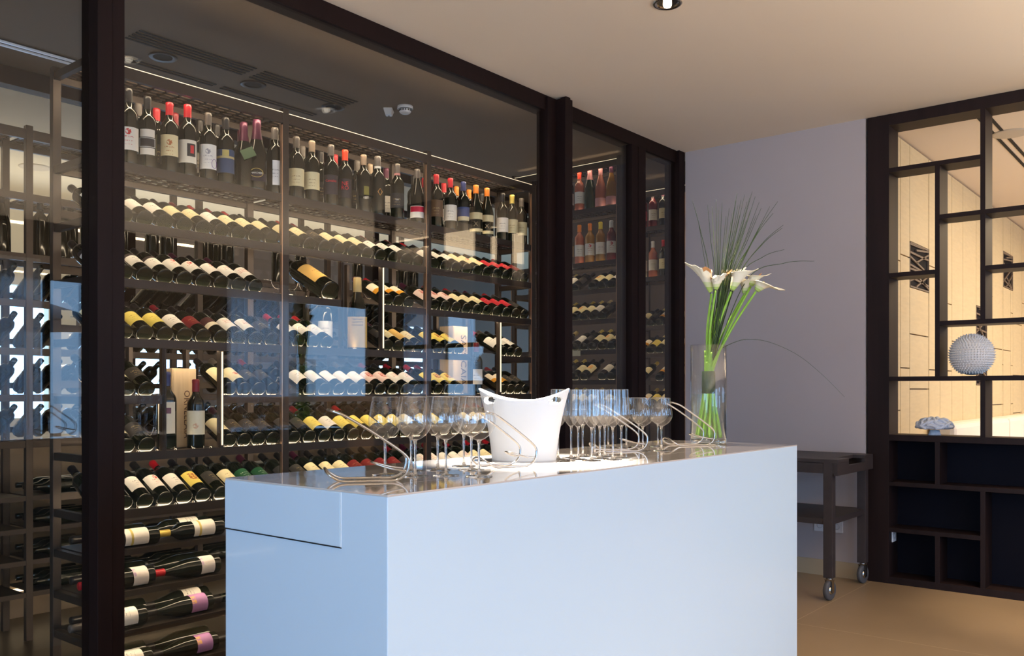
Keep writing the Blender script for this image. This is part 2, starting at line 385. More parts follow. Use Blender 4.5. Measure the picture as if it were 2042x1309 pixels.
# compartments (x0, x1, low z, high z)
COMP = [(1.947, 2.217, 1.00, 1.46), (2.897, 3.166, 1.46, 1.93), (3.859, 4.118, 1.23, 1.70)]
def rack_run(t, L0, L1, ups, rows, laid, stand, comps, top=2.55, led=True, pitch=.083, M_LED=M_LED, M_CHROME=M_CHROME):
    """rack built along local x, front at local y = 0, depth DEP in +y"""
    for u in ups:
        if led: MB().box(u - .023, u - .0175, .001, .012, 0, top - .06).build('edge_trim', M_BRONZE, t)  # lighter strip imitates the lit left edge of the upright
        MB().box(u - .017, u + .017, 0, .03, 0, top + .02).build('upright', M_RACK, t, .002)
        MB().box(u - .017, u + .017, DEP - .03, DEP, 0, top + .02).build('upright', M_RACK, t, .002)
    def segs(x0, x1, z, kind):
        out = [(x0, x1)]
        for c0, c1, zl, zh in comps:
            if zl + .01 < z < zh - .01:
                n = []
                for a, b_ in out:
                    if c0 > a and c1 < b_: n += [(a, c0), (c1, b_)]
                    else: n.append((a, b_))
                out = n
        return out
    for x0, x1 in zip(ups[:-1], ups[1:]):
        x0 += .017; x1 -= .017
        for z in rows:
            for a, b_ in segs(x0, x1, z, 0):
                MB().box(a, b_, .004, .022, z - .036, z).build('rail', M_RACK, t, .0015)
                MB().box(a, b_, DEP - .022, DEP - .008, z + .03, z + .06).build('rear_rail', M_RACK, t)
                # wire cradles
                k = int((b_ - a) / pitch); off = (b_ - a - k * pitch) / 2 + pitch / 2
                for yy, zz in ((.03, z + .018), (.20, z + .10)):
                    pts = [(a, yy, zz - .013)]
                    for q in range(k):
                        xc = a + off + q * pitch
                        pts += [(xc + .037 * math.cos(PI + PI * s / 8), yy, zz - .013 + .040 * math.sin(PI + PI * s / 8)) for s in range(9)]
                    pts.append((b_, yy, zz - .013))
                    MB().tube(pts, .0016, 5).build('wire_cradle', M_CHROME, t)
                if led:
                    MB().box(a + .005, b_ - .005, .0225, .0275, z - .022, z - .010).build('led_strip', M_LED, t)
        for z in stand:
            g = MB()
            g.box(x0, x1, .002, .02, z - .036, z); g.box(x0, x1, DEP - .02, DEP, z - .03, z)
            for k in range(6): g.box(x0, x1, .05 + .045 * k, .068 + .045 * k, z - .006, z - .001)
            nn = int((x1 - x0) / .05)
            for k in range(nn + 1):
                xx = x0 + (x1 - x0 - .014) * k / nn; g.box(xx, xx + .014, .02, DEP - .02, z - .0065, z - .0015)
            g.build('perforated_shelf', M_RACK, t)
            if led: MB().box(x0 + .005, x1 - .005, .0205, .0260, z - .024, z - .012).build('led_strip', M_LED, t)
        for z in laid:
            MB().box(x0, x1, .002, .02, z - .02, z + .004).box(x0, x1, .02, DEP, z - .006, z).build('shelf', M_RACK, t)
            if led: MB().box(x0 + .005, x1 - .005, .0205, .0250, z - .018, z - .009).build('led_strip', M_LED, t)
        # top
        g = MB(); g.box(x0, x1, .0, .02, top - .05, top - .004); g.box(x0, x1, DEP - .02, DEP, top - .04, top)
        for k in range(8): g.box(x0, x1, .035 + .035 * k, .05 + .035 * k, top - .012, top - .004)
        nn = int((x1 - x0) / .06)
        for k in range(nn + 1):
            xx = x0 + (x1 - x0 - .012) * k / nn; g.box(xx, xx + .012, .02, DEP - .02, top - .012, top - .005)
        g.build('top_shelf', M_RACK, t)
        MB().box(x0, x1, .0, .004, top - .004, top - .001).build('led_line', M_LEDV if led else M_RACK, t)
        if led: MB().box(x0 + .01, x1 - .01, .0205, .028, top - .040, top - .020).build('led_strip', M_LED, t)
    # end rails running back
    for u in (ups[0], ups[-1]):
        g = MB()
        for z in rows + stand + laid + [top]: g.box(u - .012, u + .012, .03, DEP - .03, z - .034, z - .004)
        g.build('end_rails', M_RACK, t)
    for c0, c1, zl, zh in comps:
        for xx in (c0, c1):
            MB().box(xx - .009, xx + .009, .004, .03, zl, zh - .036).build('compartment_post', M_RACK, t)
            MB().box(xx - .003, xx + .003, .0, .004, zl + .01, zh - .04).build('led_face', M_LEDV if xx == c1 else M_RACK, t)
            MB().box(xx - .009, xx + .009, DEP - .03, DEP, zl, zh).build('compartment_post', M_RACK, t)
        MB().box(c0 + .009, c1 - .009, .024, .030, zh - .034, zh - .024).build('led_strip', M_LED, t)
        MB().box(c0, c1, .03, DEP - .03, zl - .004, zl).build('compartment_floor', M_RACK, t)
t_front = thing('wine_rack', 'long bronze wine rack with three bays right behind the glass', 'wine rack', (0, FR, 0))
rack_run(t_front, 0, 0, UP, ROWS, LAID, [2.167], COMP)
RY = 4.66
t_rear = thing('wine_rack', 'second dark wine rack across the cellar aisle, seen against the bright room', 'wine rack', (0, RY, 0))
rack_run(t_rear, 0, 0, [.35, 1.13, 1.91, 2.85, 3.79, 4.73], [1.70, 1.46, 1.23, 1.00], [.72, .56, .40, .24], [2.23, 1.93], [], led=False, M_CHROME=M_RACK)
# end racks: local x runs along -world y so that the front faces -x
EX = 5.62
t_end = thing('wine_rack', 'wine rack across the far end of the cellar, behind the narrow door pane', 'wine rack', (EX, 4.60, 0), R(-90))
rack_run(t_end, 0, 0, [.02, 1.03], [2.02, 1.79, 1.56, 1.33, 1.10], [.8, .6], [2.64, 2.23], [], top=2.98, led=True, M_LED=M_LED2, M_CHROME=M_RACK)
for yy, zz in ((.12 + .35, 2.64), (.45 + .08, 2.23), (.60, 1.56)):
    MB().box(yy, yy + .085, -.003, .003, zz - .045, zz - .004).build('shelf_tag', mat('pale_card', (.62, .58, .42), .6), t_end)
BX = 6.48
t_endb = thing('wine_rack', 'deepest wine rack, seen through the narrowest pane by the grey wall', 'wine rack', (BX, 4.02, 0), R(-90))
rack_run(t_endb, 0, 0, [.02, .56], [1.79, 1.56, 1.33, 1.10], [.8], [2.62, 2.20], [], top=2.92, led=True, M_LED=M_LED2, M_CHROME=M_RACK)

# ------------------------------------------------------------------ bottles
PROF = {
 'bordeaux': [(0, .0012), (.028, .0008), (.033, 0), (.0358, .0012), (.0372, .0045), (.0375, .012), (.0375, .188), (.0365, .200), (.032, .212), (.024, .223), (.0175, .233), (.0150, .243), (.0145, .255), (.0145, .300), (0, .300)],
 'burgundy': [(0, .0012), (.031, .0008), (.0365, 0), (.0395, .0015), (.0407, .005), (.041, .012), (.041, .140), (.039, .158), (.034, .180), (.027, .205), (.020, .228), (.016, .248), (.0147, .262), (.0145, .300), (0, .300)],
 'champagne': [(0, .0012), (.034, .0008), (.0395, 0), (.0425, .0015), (.0437, .006), (.044, .014), (.044, .145), (.041, .170), (.033, .200), (.025, .228), (.019, .255), (.0165, .280), (.0175, .292), (.0165, .312), (0, .316)],
}
RAD = {'bordeaux': .0375, 'burgundy': .041, 'champagne': .044}
def bottle_mat(c):
    D = {'dark': (.006, .008, .005), 'green': (.012, .03, .010), 'amber': (.30, .15, .03), 'rose': (.42, .13, .08), 'ruby': (.12, .008, .012), 'clear': (.30, .32, .28)}
    return mat('bottle_glass_' + c, D[c], .08, spec=.45, coat=.25)
MESH = {}
def body_mesh(shape, c):
    k = ('b', shape, c)
    if k not in MESH: MESH[k] = MB().lathe(PROF[shape], 24).mesh('glass_body', bottle_mat(c))
    return MESH[k]
CAPC = {'red': (.42, .010, .02), 'black': (.012, .011, .012), 'grey': (.10, .085, .075), 'tan': (.30, .22, .15), 'gold': (.62, .46, .10), 'orange': (.72, .20, .02), 'blue': (.02, .03, .12),
        'purple': (.07, .012, .035), 'scarlet': (.85, .06, .02), 'pink': (.6, .25, .25), 'yellow': (.7, .55, .05), 'silver': (.55, .55, .55), 'white': (.7, .68, .64), 'burgundy': (.20, .01, .02), 'cream': (.55, .42, .18)}
def cap_mesh(shape, c, ring):
    k = ('c', shape, c, ring)
    if k not in MESH:
        m = mat('capsule_' + c, CAPC[c], .35, spec=.5, metal=.3 if c in ('gold', 'silver', 'purple') else 0)
        if shape == 'champagne': pr = [(.0262, .226), (.0200, .256), (.0175, .280), (.0190, .292), (.0180, .314), (.012, .319), (0, .320)]
        elif shape == 'burgundy': pr = [(.0163, .252), (.0158, .285), (.0166, .290), (.0162, .301), (.013, .3035), (0, .304)]
        else: pr = [(.0158, .248), (.0153, .284), (.0163, .289), (.0161, .300), (.013, .3035), (0, .304)]
        MESH[k] = MB().lathe(pr, 18).mesh('capsule', m)
    return MESH[k]
def ring_mesh(c):
    k = ('r', c)
    if k not in MESH: MESH[k] = MB().lathe([(.0166, .240), (.0167, .252)], 18).mesh('neck_band', mat('capsule_' + c, CAPC[c], .4))
    return MESH[k]
def label_material(base, ink, style):
    key = 'paper_%s_%s_%s' % ('%d%d%d' % tuple(int(99 * v) for v in base), '%d%d%d' % tuple(int(99 * v) for v in ink), style)
    if key in MATS: return MATS[key]
    m = mat(key, base, .55); nt = m.node_tree; b = nt.nodes['Principled BSDF']; L = nt.links.new
    if style == 'plain': return m
    def math_(op, a, c=None, d=None):
        q = nt.nodes.new('ShaderNodeMath'); q.operation = op
        for i, v in enumerate((a, c, d)):
            if v is None: continue
            if isinstance(v, (int, float)): q.inputs[i].default_value = v
            else: L(v, q.inputs[i])
        return q.outputs[0]
    tc = nt.nodes.new('ShaderNodeTexCoord'); sp = nt.nodes.new('ShaderNodeSeparateXYZ'); L(tc.outputs['Object'], sp.inputs[0])
    x, z = sp.outputs[0], sp.outputs[2]
    nz = nt.nodes.new('ShaderNodeTexNoise'); nz.inputs['Scale'].default_value = 1
    mp = nt.nodes.new('ShaderNodeMapping'); mp.inputs['Scale'].default_value = (420, 1, 160); L(tc.outputs['Object'], mp.inputs[0]); L(mp.outputs[0], nz.inputs[0])
    nb = nt.nodes.new('ShaderNodeTexNoise'); nb.inputs['Scale'].default_value = 130; L(tc.outputs['Object'], nb.inputs[0])
    xa = math_('ABSOLUTE', x)
    def band(z0, z1, w):
        return math_('MULTIPLY', math_('MULTIPLY', math_('GREATER_THAN', z, z0), math_('LESS_THAN', z, z1)), math_('LESS_THAN', xa, w))
    txt = math_('GREATER_THAN', nz.outputs[0], .53)
    lines = [band(.104, .110, .020), band(.090, .093, .014), band(.076, .078, .018)]
    s = lines[0]
    for l in lines[1:]: s = math_('MAXIMUM', s, l)
    mask = math_('MULTIPLY', s, txt)
    if style in ('emblem', 'seal'):
        zc = .127 if style == 'emblem' else .098
        rr = math_('ADD', math_('POWER', x, 2), math_('POWER', math_('SUBTRACT', z, zc), 2))
        e = math_('MULTIPLY', math_('LESS_THAN', rr, .012 ** 2), math_('GREATER_THAN', nb.outputs[0], .46))
        mask = math_('MAXIMUM', mask, e) if style == 'emblem' else e
    elif style == 'picture':
        mask = math_('MULTIPLY', band(.085, .135, .018), math_('GREATER_THAN', nb.outputs[0], .45))
    elif style == 'band':
        mask = math_('MAXIMUM', mask, math_('GREATER_THAN', z, .128))
    elif style == 'lower':
        mask = math_('LESS_THAN', z, .092)
    elif style == 'text':
        mask = math_('MULTIPLY', band(.092, .135, .024), math_('MULTIPLY', math_('GREATER_THAN', nz.outputs[0], .5), math_('GREATER_THAN', math_('SINE', math_('MULTIPLY', z, 520)), 0.0)))
    elif style == 'gold_side':
        mask = math_('MULTIPLY', math_('GREATER_THAN', z, .115), math_('LESS_THAN', z, .125))
    mc = nt.nodes.new('ShaderNodeMix'); mc.data_type = 'RGBA'; mc.inputs[6].default_value = (*base, 1); mc.inputs[7].default_value = (*ink, 1)
    L(mask, mc.inputs[0]); L(mc.outputs[2], b.inputs['Base Color']); return m
def patch(r, z0, z1, span, cen=0, n=14, dr=.0006):
    vs = []; fs = []
    for k in range(n + 1):
        a = R(cen) + R(span) * (k / n - .5)
        for z in (z0, z1): vs.append(((r + dr) * math.sin(a), -(r + dr) * math.cos(a), z))
    for k in range(n): fs.append((2 * k, 2 * k + 2, 2 * k + 3, 2 * k + 1))
    return MB().add(vs, fs, True)
W_ = (.80, .76, .68); C_ = (.74, .66, .40); Y_ = (.76, .62, .14); K_ = (.03, .028, .028)
# style: name -> (base colour, ink colour, pattern, z0, z1, span, words)
LS = {
 'white': (W_, (.12, .1, .1), 'lines', .055, .145, 150, 'white'),
 'white_red': (W_, (.55, .02, .02), 'emblem', .055, .145, 150, 'white label with red emblem'),
 'white_script': (W_, (.45, .03, .03), 'text', .055, .148, 150, 'white label with red lettering'),
 'white_band': (W_, (.04, .03, .03), 'band', .055, .150, 150, 'white label with black top band'),
 'cream': (C_, (.25, .15, .08), 'lines', .060, .145, 150, 'cream'),
 'cream_seal': (C_, (.5, .06, .03), 'seal', .050, .155, 150, 'cream label with red seal'),
 'cream_pic': (C_, (.75, .32, .05), 'picture', .055, .150, 140, 'cream label with orange picture'),
 'yellow': (Y_, (.4, .22, .03), 'lines', .055, .145, 150, 'yellow'),
 'yellow_pic': (Y_, (.35, .10, .03), 'picture', .055, .150, 130, 'yellow label with brown picture'),
 'orange': ((.82, .72, .55), (.78, .34, .02), 'lower', .060, .150, 140, 'white and orange'),
 'tan': ((.66, .42, .13), (.3, .12, .02), 'lines', .05, .16, 150, 'tan'),
 'red': ((.45, .015, .03), (.7, .5, .4), 'lines', .06, .14, 150, 'red'),
 'darkred': ((.16, .01, .015), (.4, .2, .1), 'lines', .06, .14, 150, 'dark red'),
 'pinkish': ((.80, .62, .55), (.45, .12, .1), 'picture', .06, .15, 150, 'pale pink'),
 'black': (K_, (.45, .35, .15), 'lines', .06, .14, 150, 'black'),
 'black_cream': ((.06, .02, .02), (.75, .68, .5), 'lower', .06, .14, 150, 'black and cream'),
 'green': ((.01, .075, .03), (.7, .7, .6), 'lines', .06, .14, 150, 'green'),
 'blue': ((.03, .06, .14), (.5, .42, .2), 'gold_side', .05, .155, 150, 'blue'),
 'brown': ((.16, .10, .06), (.5, .4, .2), 'lines', .06, .155, 150, 'brown'),
 'purple': ((.42, .20, .42), (.75, .42, .15), 'picture', .045, .125, 170, 'purple label with gold crest'),
 'white_gold': (W_, (.62, .48, .12), 'gold_side', .05, .15, 170, 'white label with gold stripe'),
 'pastel': ((.78, .72, .66), (.55, .40, .55), 'picture', .045, .115, 170, 'pale label with mauve picture'),
 'rose_lab': ((.72, .35, .33), (.8, .7, .6), 'lines', .02, .09, 200, 'rounded pink'),
 'none': None,
}
def label_mesh(shape, st):
    k = ('l', shape, st)
    if k not in MESH:
        base, ink, pat, z0, z1, span, _ = LS[st]
        if shape == 'burgundy': z0, z1 = z0 - .012, z1 - .018
        MESH[k] = patch(RAD[shape], z0, z1, span).mesh('label', label_material(base, ink, pat))
    return MESH[k]
def make_bottle(shape='bordeaux', glass_='dark', st='white', cap='black', ring=None, scale=1.0):
    e = bpy.data.objects.new('wine_bottle', None); e.empty_display_size = .03; col.objects.link(e)
    e['category'] = 'wine bottle'
    if scale != 1: e.scale = (scale,) * 3
    link_mesh('glass_body', body_mesh(shape, glass_), e)
    if st != 'none': link_mesh('label', label_mesh(shape, st), e)
    if cap: link_mesh('capsule', cap_mesh(shape, cap, None), e)
    if ring: link_mesh('neck_band', ring_mesh(ring), e)
    return e
ORD = ['', 'first', 'second', 'third', 'fourth', 'fifth', 'sixth', 'seventh', 'eighth', 'ninth', 'tenth', 'eleventh', 'twelfth', 'thirteenth']
def desc(st):
    if st == 'none': return 'unlabelled wine bottle'
    s = LS[st][6]
    return 'wine bottle, ' + (s if 'label' in s else s + ' label')
def set_dir(e, loc, axis, face, roll=0):
    """local z -> axis, local -y -> face"""
    z = Vector(axis).normalized(); y = -Vector(face); y = (y - z * y.dot(z)).normalized(); x = y.cross(z)
    m = Matrix((x, y, z)).transposed().to_4x4() @ Matrix.Rotation(roll, 4, 'Z')
    e.rotation_euler = m.to_euler(); e.location = loc
def tilted(x, y0, z, d=(0, 1), st='white', shape='bordeaux', cap='black', glass_='dark', scale=1, roll=None):
    """base near front rail at (x, y0); axis goes back along d and up"""
    e = make_bottle(shape, glass_, st, cap, scale=scale)
    ct, s_ = math.cos(TILT), math.sin(TILT)
    r = RAD[shape] * scale
    # lower edge of the base rests just above the rail level
    base = Vector((x, y0, 0)) + Vector((d[0], d[1], 0)) * (r * s_ + .006) + Vector((0, 0, z + r * ct - .012))
    set_dir(e, base, (d[0] * ct, d[1] * ct, s_), (-d[0] * s_, -d[1] * s_, ct), random.uniform(-.25, .25) if roll is None else roll)
    return e
nb = 0
# --- front rack, tilted rows: per bay lists of label styles from left to right ('-' = empty place)
W, WR, WS, WB, C, CS, CP, Y, YP, O, TN, RD, DR, PK, BK, BC, G = 'white', 'white_red', 'white_script', 'white_band', 'cream', 'cream_seal', 'cream_pic', 'yellow', 'yellow_pic', 'orange', 'tan', 'red', 'darkred', 'pinkish', 'black', 'black_cream', 'green'
LAY = {
 1.93: [[W, WR, W, W, C, C, W, C, C, C], [C, C, BK, C, C, C, WB, WB, WB, BK], [WB, WB, WB, CS, CS, CS, RD, RD, RD, DR]],
 1.70: [[WB, WB, WB, WB, WR, WR, WR, WS, WS, '-'], [TN, '-', '-', 'X', 'X', 'X', O, O, O, '-'], [PK, PK, PK, C, C, C, RD, RD, RD, BK]],
 1.46: [[CP, CP, Y, Y, W, DR, BC, WS, WS, BK], [W, W, W, 'X', 'X', 'X', BK, C, TN, C], [YP, YP, YP, 'X', 'X', 'X', W, W, W, '-']],
 1.23: [[CS, CS, BK, 'X', 'X', 'X', CS, CS, BK, BK], ['-', W, W, W, W, W, PK, PK, WS, WS], [YP, YP, YP, 'X', 'X', 'X', O, O, BK, BK]],
 1.00: [[BK, CS, BK, 'X', 'X', 'X', CS, BK, BK, BK], [BK, BK, Y, W, Y, Y, Y, Y, Y, C], [Y, Y, BK, BK, C, C, C, W, W, BK]],
 .77: [[BK, BK, W, WR, W, YP, BK, C, G, G], [BK, BK, C, C, C, DR, DR, DR, DR, BK], [WS, WS, W, W, WS, C, C, BK, BK, BK]],
}
BAY = ['left bay', 'middle bay', 'right bay']
rown = {1.93: 'top tilted row', 1.70: 'second tilted row', 1.46: 'third tilted row', 1.23: 'fourth tilted row', 1.00: 'fifth tilted row', .77: 'sixth tilted row'}
caps = ['black', 'black', 'black', 'burgundy', 'grey', 'black', 'red', 'purple']
for z, bays in LAY.items():
    for bi, sts in enumerate(bays):
        a, b_ = UP[bi] + .017, UP[bi + 1] - .017
        n = len(sts); cps = [c for c in COMP if c[2] < z + .01 < c[3] and a < c[0] < b_]
        if cps and 'X' in sts:
            c = cps[0]; i0 = sts.index('X'); i1 = n - 1 - sts[::-1].index('X')
            L_ = sts[:i0]; R_ = sts[i1 + 1:]
            pos = []
            for grp, g0, g1 in ((L_, a, c[0] - .01), (R_, c[1] + .01, b_)):
                p_ = min(.086, (g1 - g0) / max(1, len(grp)))
                s0 = (g0 + g1) / 2 - p_ * (len(grp) - 1) / 2
                pos += [(s0 + p_ * k, st) for k, st in enumerate(grp)]
        else:
            p_ = (b_ - a) / n; pos = [(a + p_ * (k + .5), st) for k, st in enumerate(sts)]
        j = 0
        for x, st in pos:
            j += 1
            if st == '-': continue
            sc = 1.0
            if st == TN and z == 1.70: sc = 1.45; x += .20
            if z in (1.46, 1.23) and bi == 0 and st in (Y, CS, W): pass
            e = tilted(x, FR, z + (.0 if sc == 1 else .0), st=st, cap=random.choice(caps), scale=sc)
            if sc == 1: tag(e, '%s, %s from left, %s, %s' % (desc(st), ORD[j], rown[z], BAY[bi]), None, 'wine bottles tilted in rows')
            else: tag(e, 'oversized wine bottle with tan label tilted at the left of the middle bay')
            nb += 1
# --- laid bottles on the low shelves of the left bay (necks to the left)
lay_st = {.607: [('white_gold', 'yellow'), ('white_gold', 'gold')], .44: [('pastel', 'red'), ('pastel', 'red')], .28: [(W, 'grey'), ('purple', 'black')], .10: [(W, 'grey'), ('purple', 'black')]}
sh_n = {.607: 'highest', .44: 'second', .28: 'third', .10: 'lowest'}
for z, sts in lay_st.items():
    shape = 'burgundy' if z < .5 else 'bordeaux'
    r = RAD[shape]
    offs = {.607: 0, .44: -.02, .28: -.055, .10: -.03}[z]
    for k in range(3):
        st, cp = sts[(k) % 2] if k < 2 else sts[1]
        x = 1.95 + offs + (k - 1) * .306 + .30
        if x > 2.52: x = 2.52
        if k == 2 and x - .306 < 1.95 + offs + .31: x = 1.95 + offs + .30 + .3055
        if x > 2.535: continue
        e = make_bottle(shape, 'dark', st, cp)
        set_dir(e, (x, FR + .065, z + r + .001), (-1, 0, 0), (0, -.75, .66))
        tag(e, '%s bottle lying on %s low shelf, left bay, %s from left' % ((LS[st][6] if 'label' in LS[st][6] else LS[st][6] + ' label'), sh_n[z], ORD[k + 1]), None, 'wine bottles lying on the low shelves'); nb += 1
    for k in range(3):
        x = 1.93 + .302 * (k - .0) + .02
        if x > 2.53: continue
        e = make_bottle(shape, 'dark', W if z in (.607, .28) and k == 1 else 'none', 'black')
        set_dir(e, (x - .302 + .302, FR + .19, z + r + .001), (-1, 0, 0), (0, -.6, .8))
        tag(e, 'wine bottle lying at the back of the %s low shelf, left bay, %s from left' % (sh_n[z], ORD[k + 1]), None, 'wine bottles lying on the low shelves'); nb += 1
# --- standing bottles on the top shelf of the front rack
S1 = 2.168
def stand(x, y, z, st, cap, shape='bordeaux', glass_='dark', ring=None, rz=None, scale=1, lab=None, grp=None):
    global nb
    e = make_bottle(shape, glass_, st, cap, ring, scale); e.location = (x, y, z)
    e.rotation_euler = (0, 0, math.atan2(-x, y) * 1.0 + (random.uniform(-.15, .15) if rz is None else rz))
    tag(e, lab, None, grp); nb += 1; return e
TOPG = 'bottles standing on the top shelf'
yb = FR + .065
ink = lambda c, n: mat('print_' + n, c, .5)
tops = [
 (256, 'white_red', 'black', 'bordeaux', None, 1.04, 'standing bottle with white label half hidden by the left post'),
 (294, None, 'black', 'bordeaux', None, 1.0, 'standing bottle with white label broken by a framed black square'),
 (338, None, 'red', 'bordeaux', None, 1.0, 'standing red-capped bottle with plain tall cream label'),
 (374, None, 'red', 'bordeaux', None, 1.04, 'standing red-capped bottle, white label with black and red picture'),
 (415, None, 'grey', 'bordeaux', None, 1.0, 'standing bottle with white label and a purple ring at its corner'),
 (450, 'blue', 'black', 'bordeaux', None, 1.0, 'standing bottle with blue label and gold square'),
 (512, None, 'purple', 'champagne', None, 1.05, 'sparkling wine bottle with purple foil and gold oval label'),
 (548, None, 'grey', 'bordeaux', None, 1.05, 'standing bottle with narrow white upright label'),
 (591, 'cream', 'grey', 'bordeaux', None, 1.0, 'cream-labelled bottle just right of the second upright'),
 (622, 'cream', 'tan', 'bordeaux', None, 1.0, 'cream-labelled bottle second from the second upright'),
 (660, None, 'grey', 'bordeaux', None, 1.02, 'dark bottle with red script lettering'),
 (688, None, 'scarlet', 'bordeaux', None, 1.0, 'dark bottle with big red block letters and orange cap'),
 (725, None, 'tan', 'bordeaux', None, 1.0, 'dark bottle with olive patch and tan cap'),
 (753, None, 'grey', 'bordeaux', 'white', 1.04, 'dark bottle with small orange diamond and white neck band'),
 (792, 'black', 'grey', 'bordeaux', 'pink', 1.0, 'dark-labelled bottle with pink neck band'),
 (832, None, 'grey', 'burgundy', None, 1.0, 'sloping-shouldered bottle with red over white label'),
 (870, 'brown', 'red', 'bordeaux', None, 1.0, 'red-capped bottle with brown label by the third upright'),
 (898, 'white', 'red', 'bordeaux', None, 1.0, 'red-capped bottle with white drawing label in the right bay'),
 (924, None, 'blue', 'bordeaux', None, 1.0, 'blue-capped bottle with dark blue and cream label'),
 (949, None, 'orange', 'burgundy', None, 1.0, 'left one of two orange-capped bottles with cream bands'),
 (971, None, 'orange', 'burgundy', None, 1.0, 'right one of two orange-capped bottles with cream bands'),
 (1002, 'white', 'black', 'bordeaux', None, .98, 'dim white-labelled bottle left of the gold-necked one'),
 (1021, 'cream', 'gold', 'bordeaux', None, 1.0, 'gold-necked bottle with large cream label'),
 (1040, 'cream', 'grey', 'bordeaux', None, .98, 'cream-labelled bottle closest to the right-hand upright'),
]
TB = {}
for px, st, cap, shape, ring, sc, lab in tops:
    e = stand(Xat(px, yb), yb, S1, st or 'none', cap, shape, 'dark', ring, rz=0, scale=sc, lab=lab, grp=None); TB[px] = e
def addp(px, r, z0, z1, span, c, nm='label', cen=0, dr=.0006, pat='plain', inkc=(.1, .1, .1)):
    e_ = TB[px]
    if nm != 'label':
        for c_ in e_.children:
            if c_.name.startswith('label') and c_.name[5:6] in ('', '.'): e_ = c_
    return link_mesh(nm, patch(r, z0, z1, span, cen, dr=dr).mesh(nm, label_material(c, inkc, pat)), e_)
rb = .0375
addp(294, rb, .128, .160, 95, W_, pat='lines'); addp(294, rb, .055, .083, 95, W_)
addp(294, rb, .086, .125, 105, (.6, .6, .58)); addp(294, rb, .089, .122, 92, (.015, .015, .02), 'label_picture', dr=.001, pat='plain')
addp(338, rb, .070, .160, 130, (.76, .68, .42), pat='emblem', inkc=(.45, .15, .05))
addp(374, rb, .055, .150, 130, (.80, .77, .66)); addp(374, rb, .082, .135, 55, (.02, .015, .02), 'label_picture', 25, .001)
addp(374, rb, .095, .128, 22, (.65, .02, .03), 'label_figure', 28, .0014)
addp(415, rb, .050, .158, 130, (.78, .78, .76), pat='emblem', inkc=(.3, .3, .35))
f = MB(); a = [((rb + .0012) * math.sin(.75 + .013 / rb * math.cos(t)), -(rb + .0012) * math.cos(.75 + .013 / rb * math.cos(t)), .075 + .02 * math.sin(t)) for t in [2 * PI * k / 24 for k in range(24)]]
f.tube(a, .0009, 5, True); f.build('label_ring', ink((.12, .03, .28), 'violet'), TB[415])
addp(450, rb, .125, .152, 45, (.5, .42, .14), 'label_square', dr=.0012)
addp(512, .044, .04, .075, 120, (.02, .01, .02))
f = MB(); a = [((.0452) * math.sin(.028 / .044 * math.cos(t)), -(.0452) * math.cos(.028 / .044 * math.cos(t)), .075 + .019 * math.sin(t)) for t in [2 * PI * k / 28 for k in range(28)]]
f.tube(a, .0013, 5, True); f.build('label_ring', mat('gold_print', (.55, .42, .12), .4, .5), TB[512])
link_mesh('lettering', text_mesh('MARCHESI', .011, mat('white_print', (.7, .7, .68), .5), .0447, .074), TB[512])
addp(548, rb, .040, .150, 60, (.76, .76, .76), cen=15, pat='lines')
link_mesh('lettering', text_mesh('Cantalici', .016, ink((.75, .02, .03), 'red'), rb + .0008, .120), TB[660])
addp(660, rb, .055, .150, 120, (.03, .022, .028), dr=.0003)
addp(688, rb, .055, .150, 120, (.03, .022, .028), dr=.0003)
link_mesh('lettering', text_mesh('NE', .028, ink((.75, .02, .03), 'red'), rb + .0008, .125), TB[688])
link_mesh('lettering', text_mesh('RO', .028, ink((.75, .02, .03), 'red'), rb + .0008, .103), TB[688])
addp(725, rb, .090, .135, 45, (.20, .18, .03), cen=25)
f = MB(); c0 = .35
dm = [(c0 - .30, .118), (c0, .134), (c0 + .30, .118), (c0, .100)]
f.tube([((rb + .001) * math.sin(q), -(rb + .001) * math.cos(q), zz) for q, zz in dm], .0018, 4, True); f.build('label_diamond', mat('orange_print', (.6, .28, .08), .5), TB[753])
link_mesh('lettering', text_mesh('RA', .014, mat('white_print', (.7, .7, .68), .5), rb + .001, .104), TB[792])
addp(832, .041, .030, .095, 130, (.76, .74, .7)); addp(832, .041, .062, .092, 122, (.50, .015, .05), 'label_band', dr=.001)
addp(924, rb, .085, .150, 140, (.03, .06, .20)); addp(924, rb, .070, .095, 120, (.70, .62, .40), 'label_band', dr=.001)
for q in (949, 971):
    addp(q, .041, .095, .135, 140, (.68, .60, .36)); addp(q, .041, .022, .040, 140, (.68, .60, .36), 'label_band')
    link_mesh('lettering', text_mesh('X', .034, mat('tan_print', (.45, .33, .2), .5), .0418, .066), TB[q])
# green card hanging from the sparkling bottle's neighbour
e = stand(Xat(486, yb + .02), yb + .02, S1, 'none', 'purple', 'champagne', lab='sparkling wine bottle with a green card hung on its neck', rz=0, scale=.98)
f = MB().box(-.03, .03, -.0005, .0005, -.025, .025).build('hang_tag', mat('green_card', (.10, .16, .08), .4), e); f.location = (.02, -.046, .165); f.rotation_euler = (R(-15), R(-25), 0)
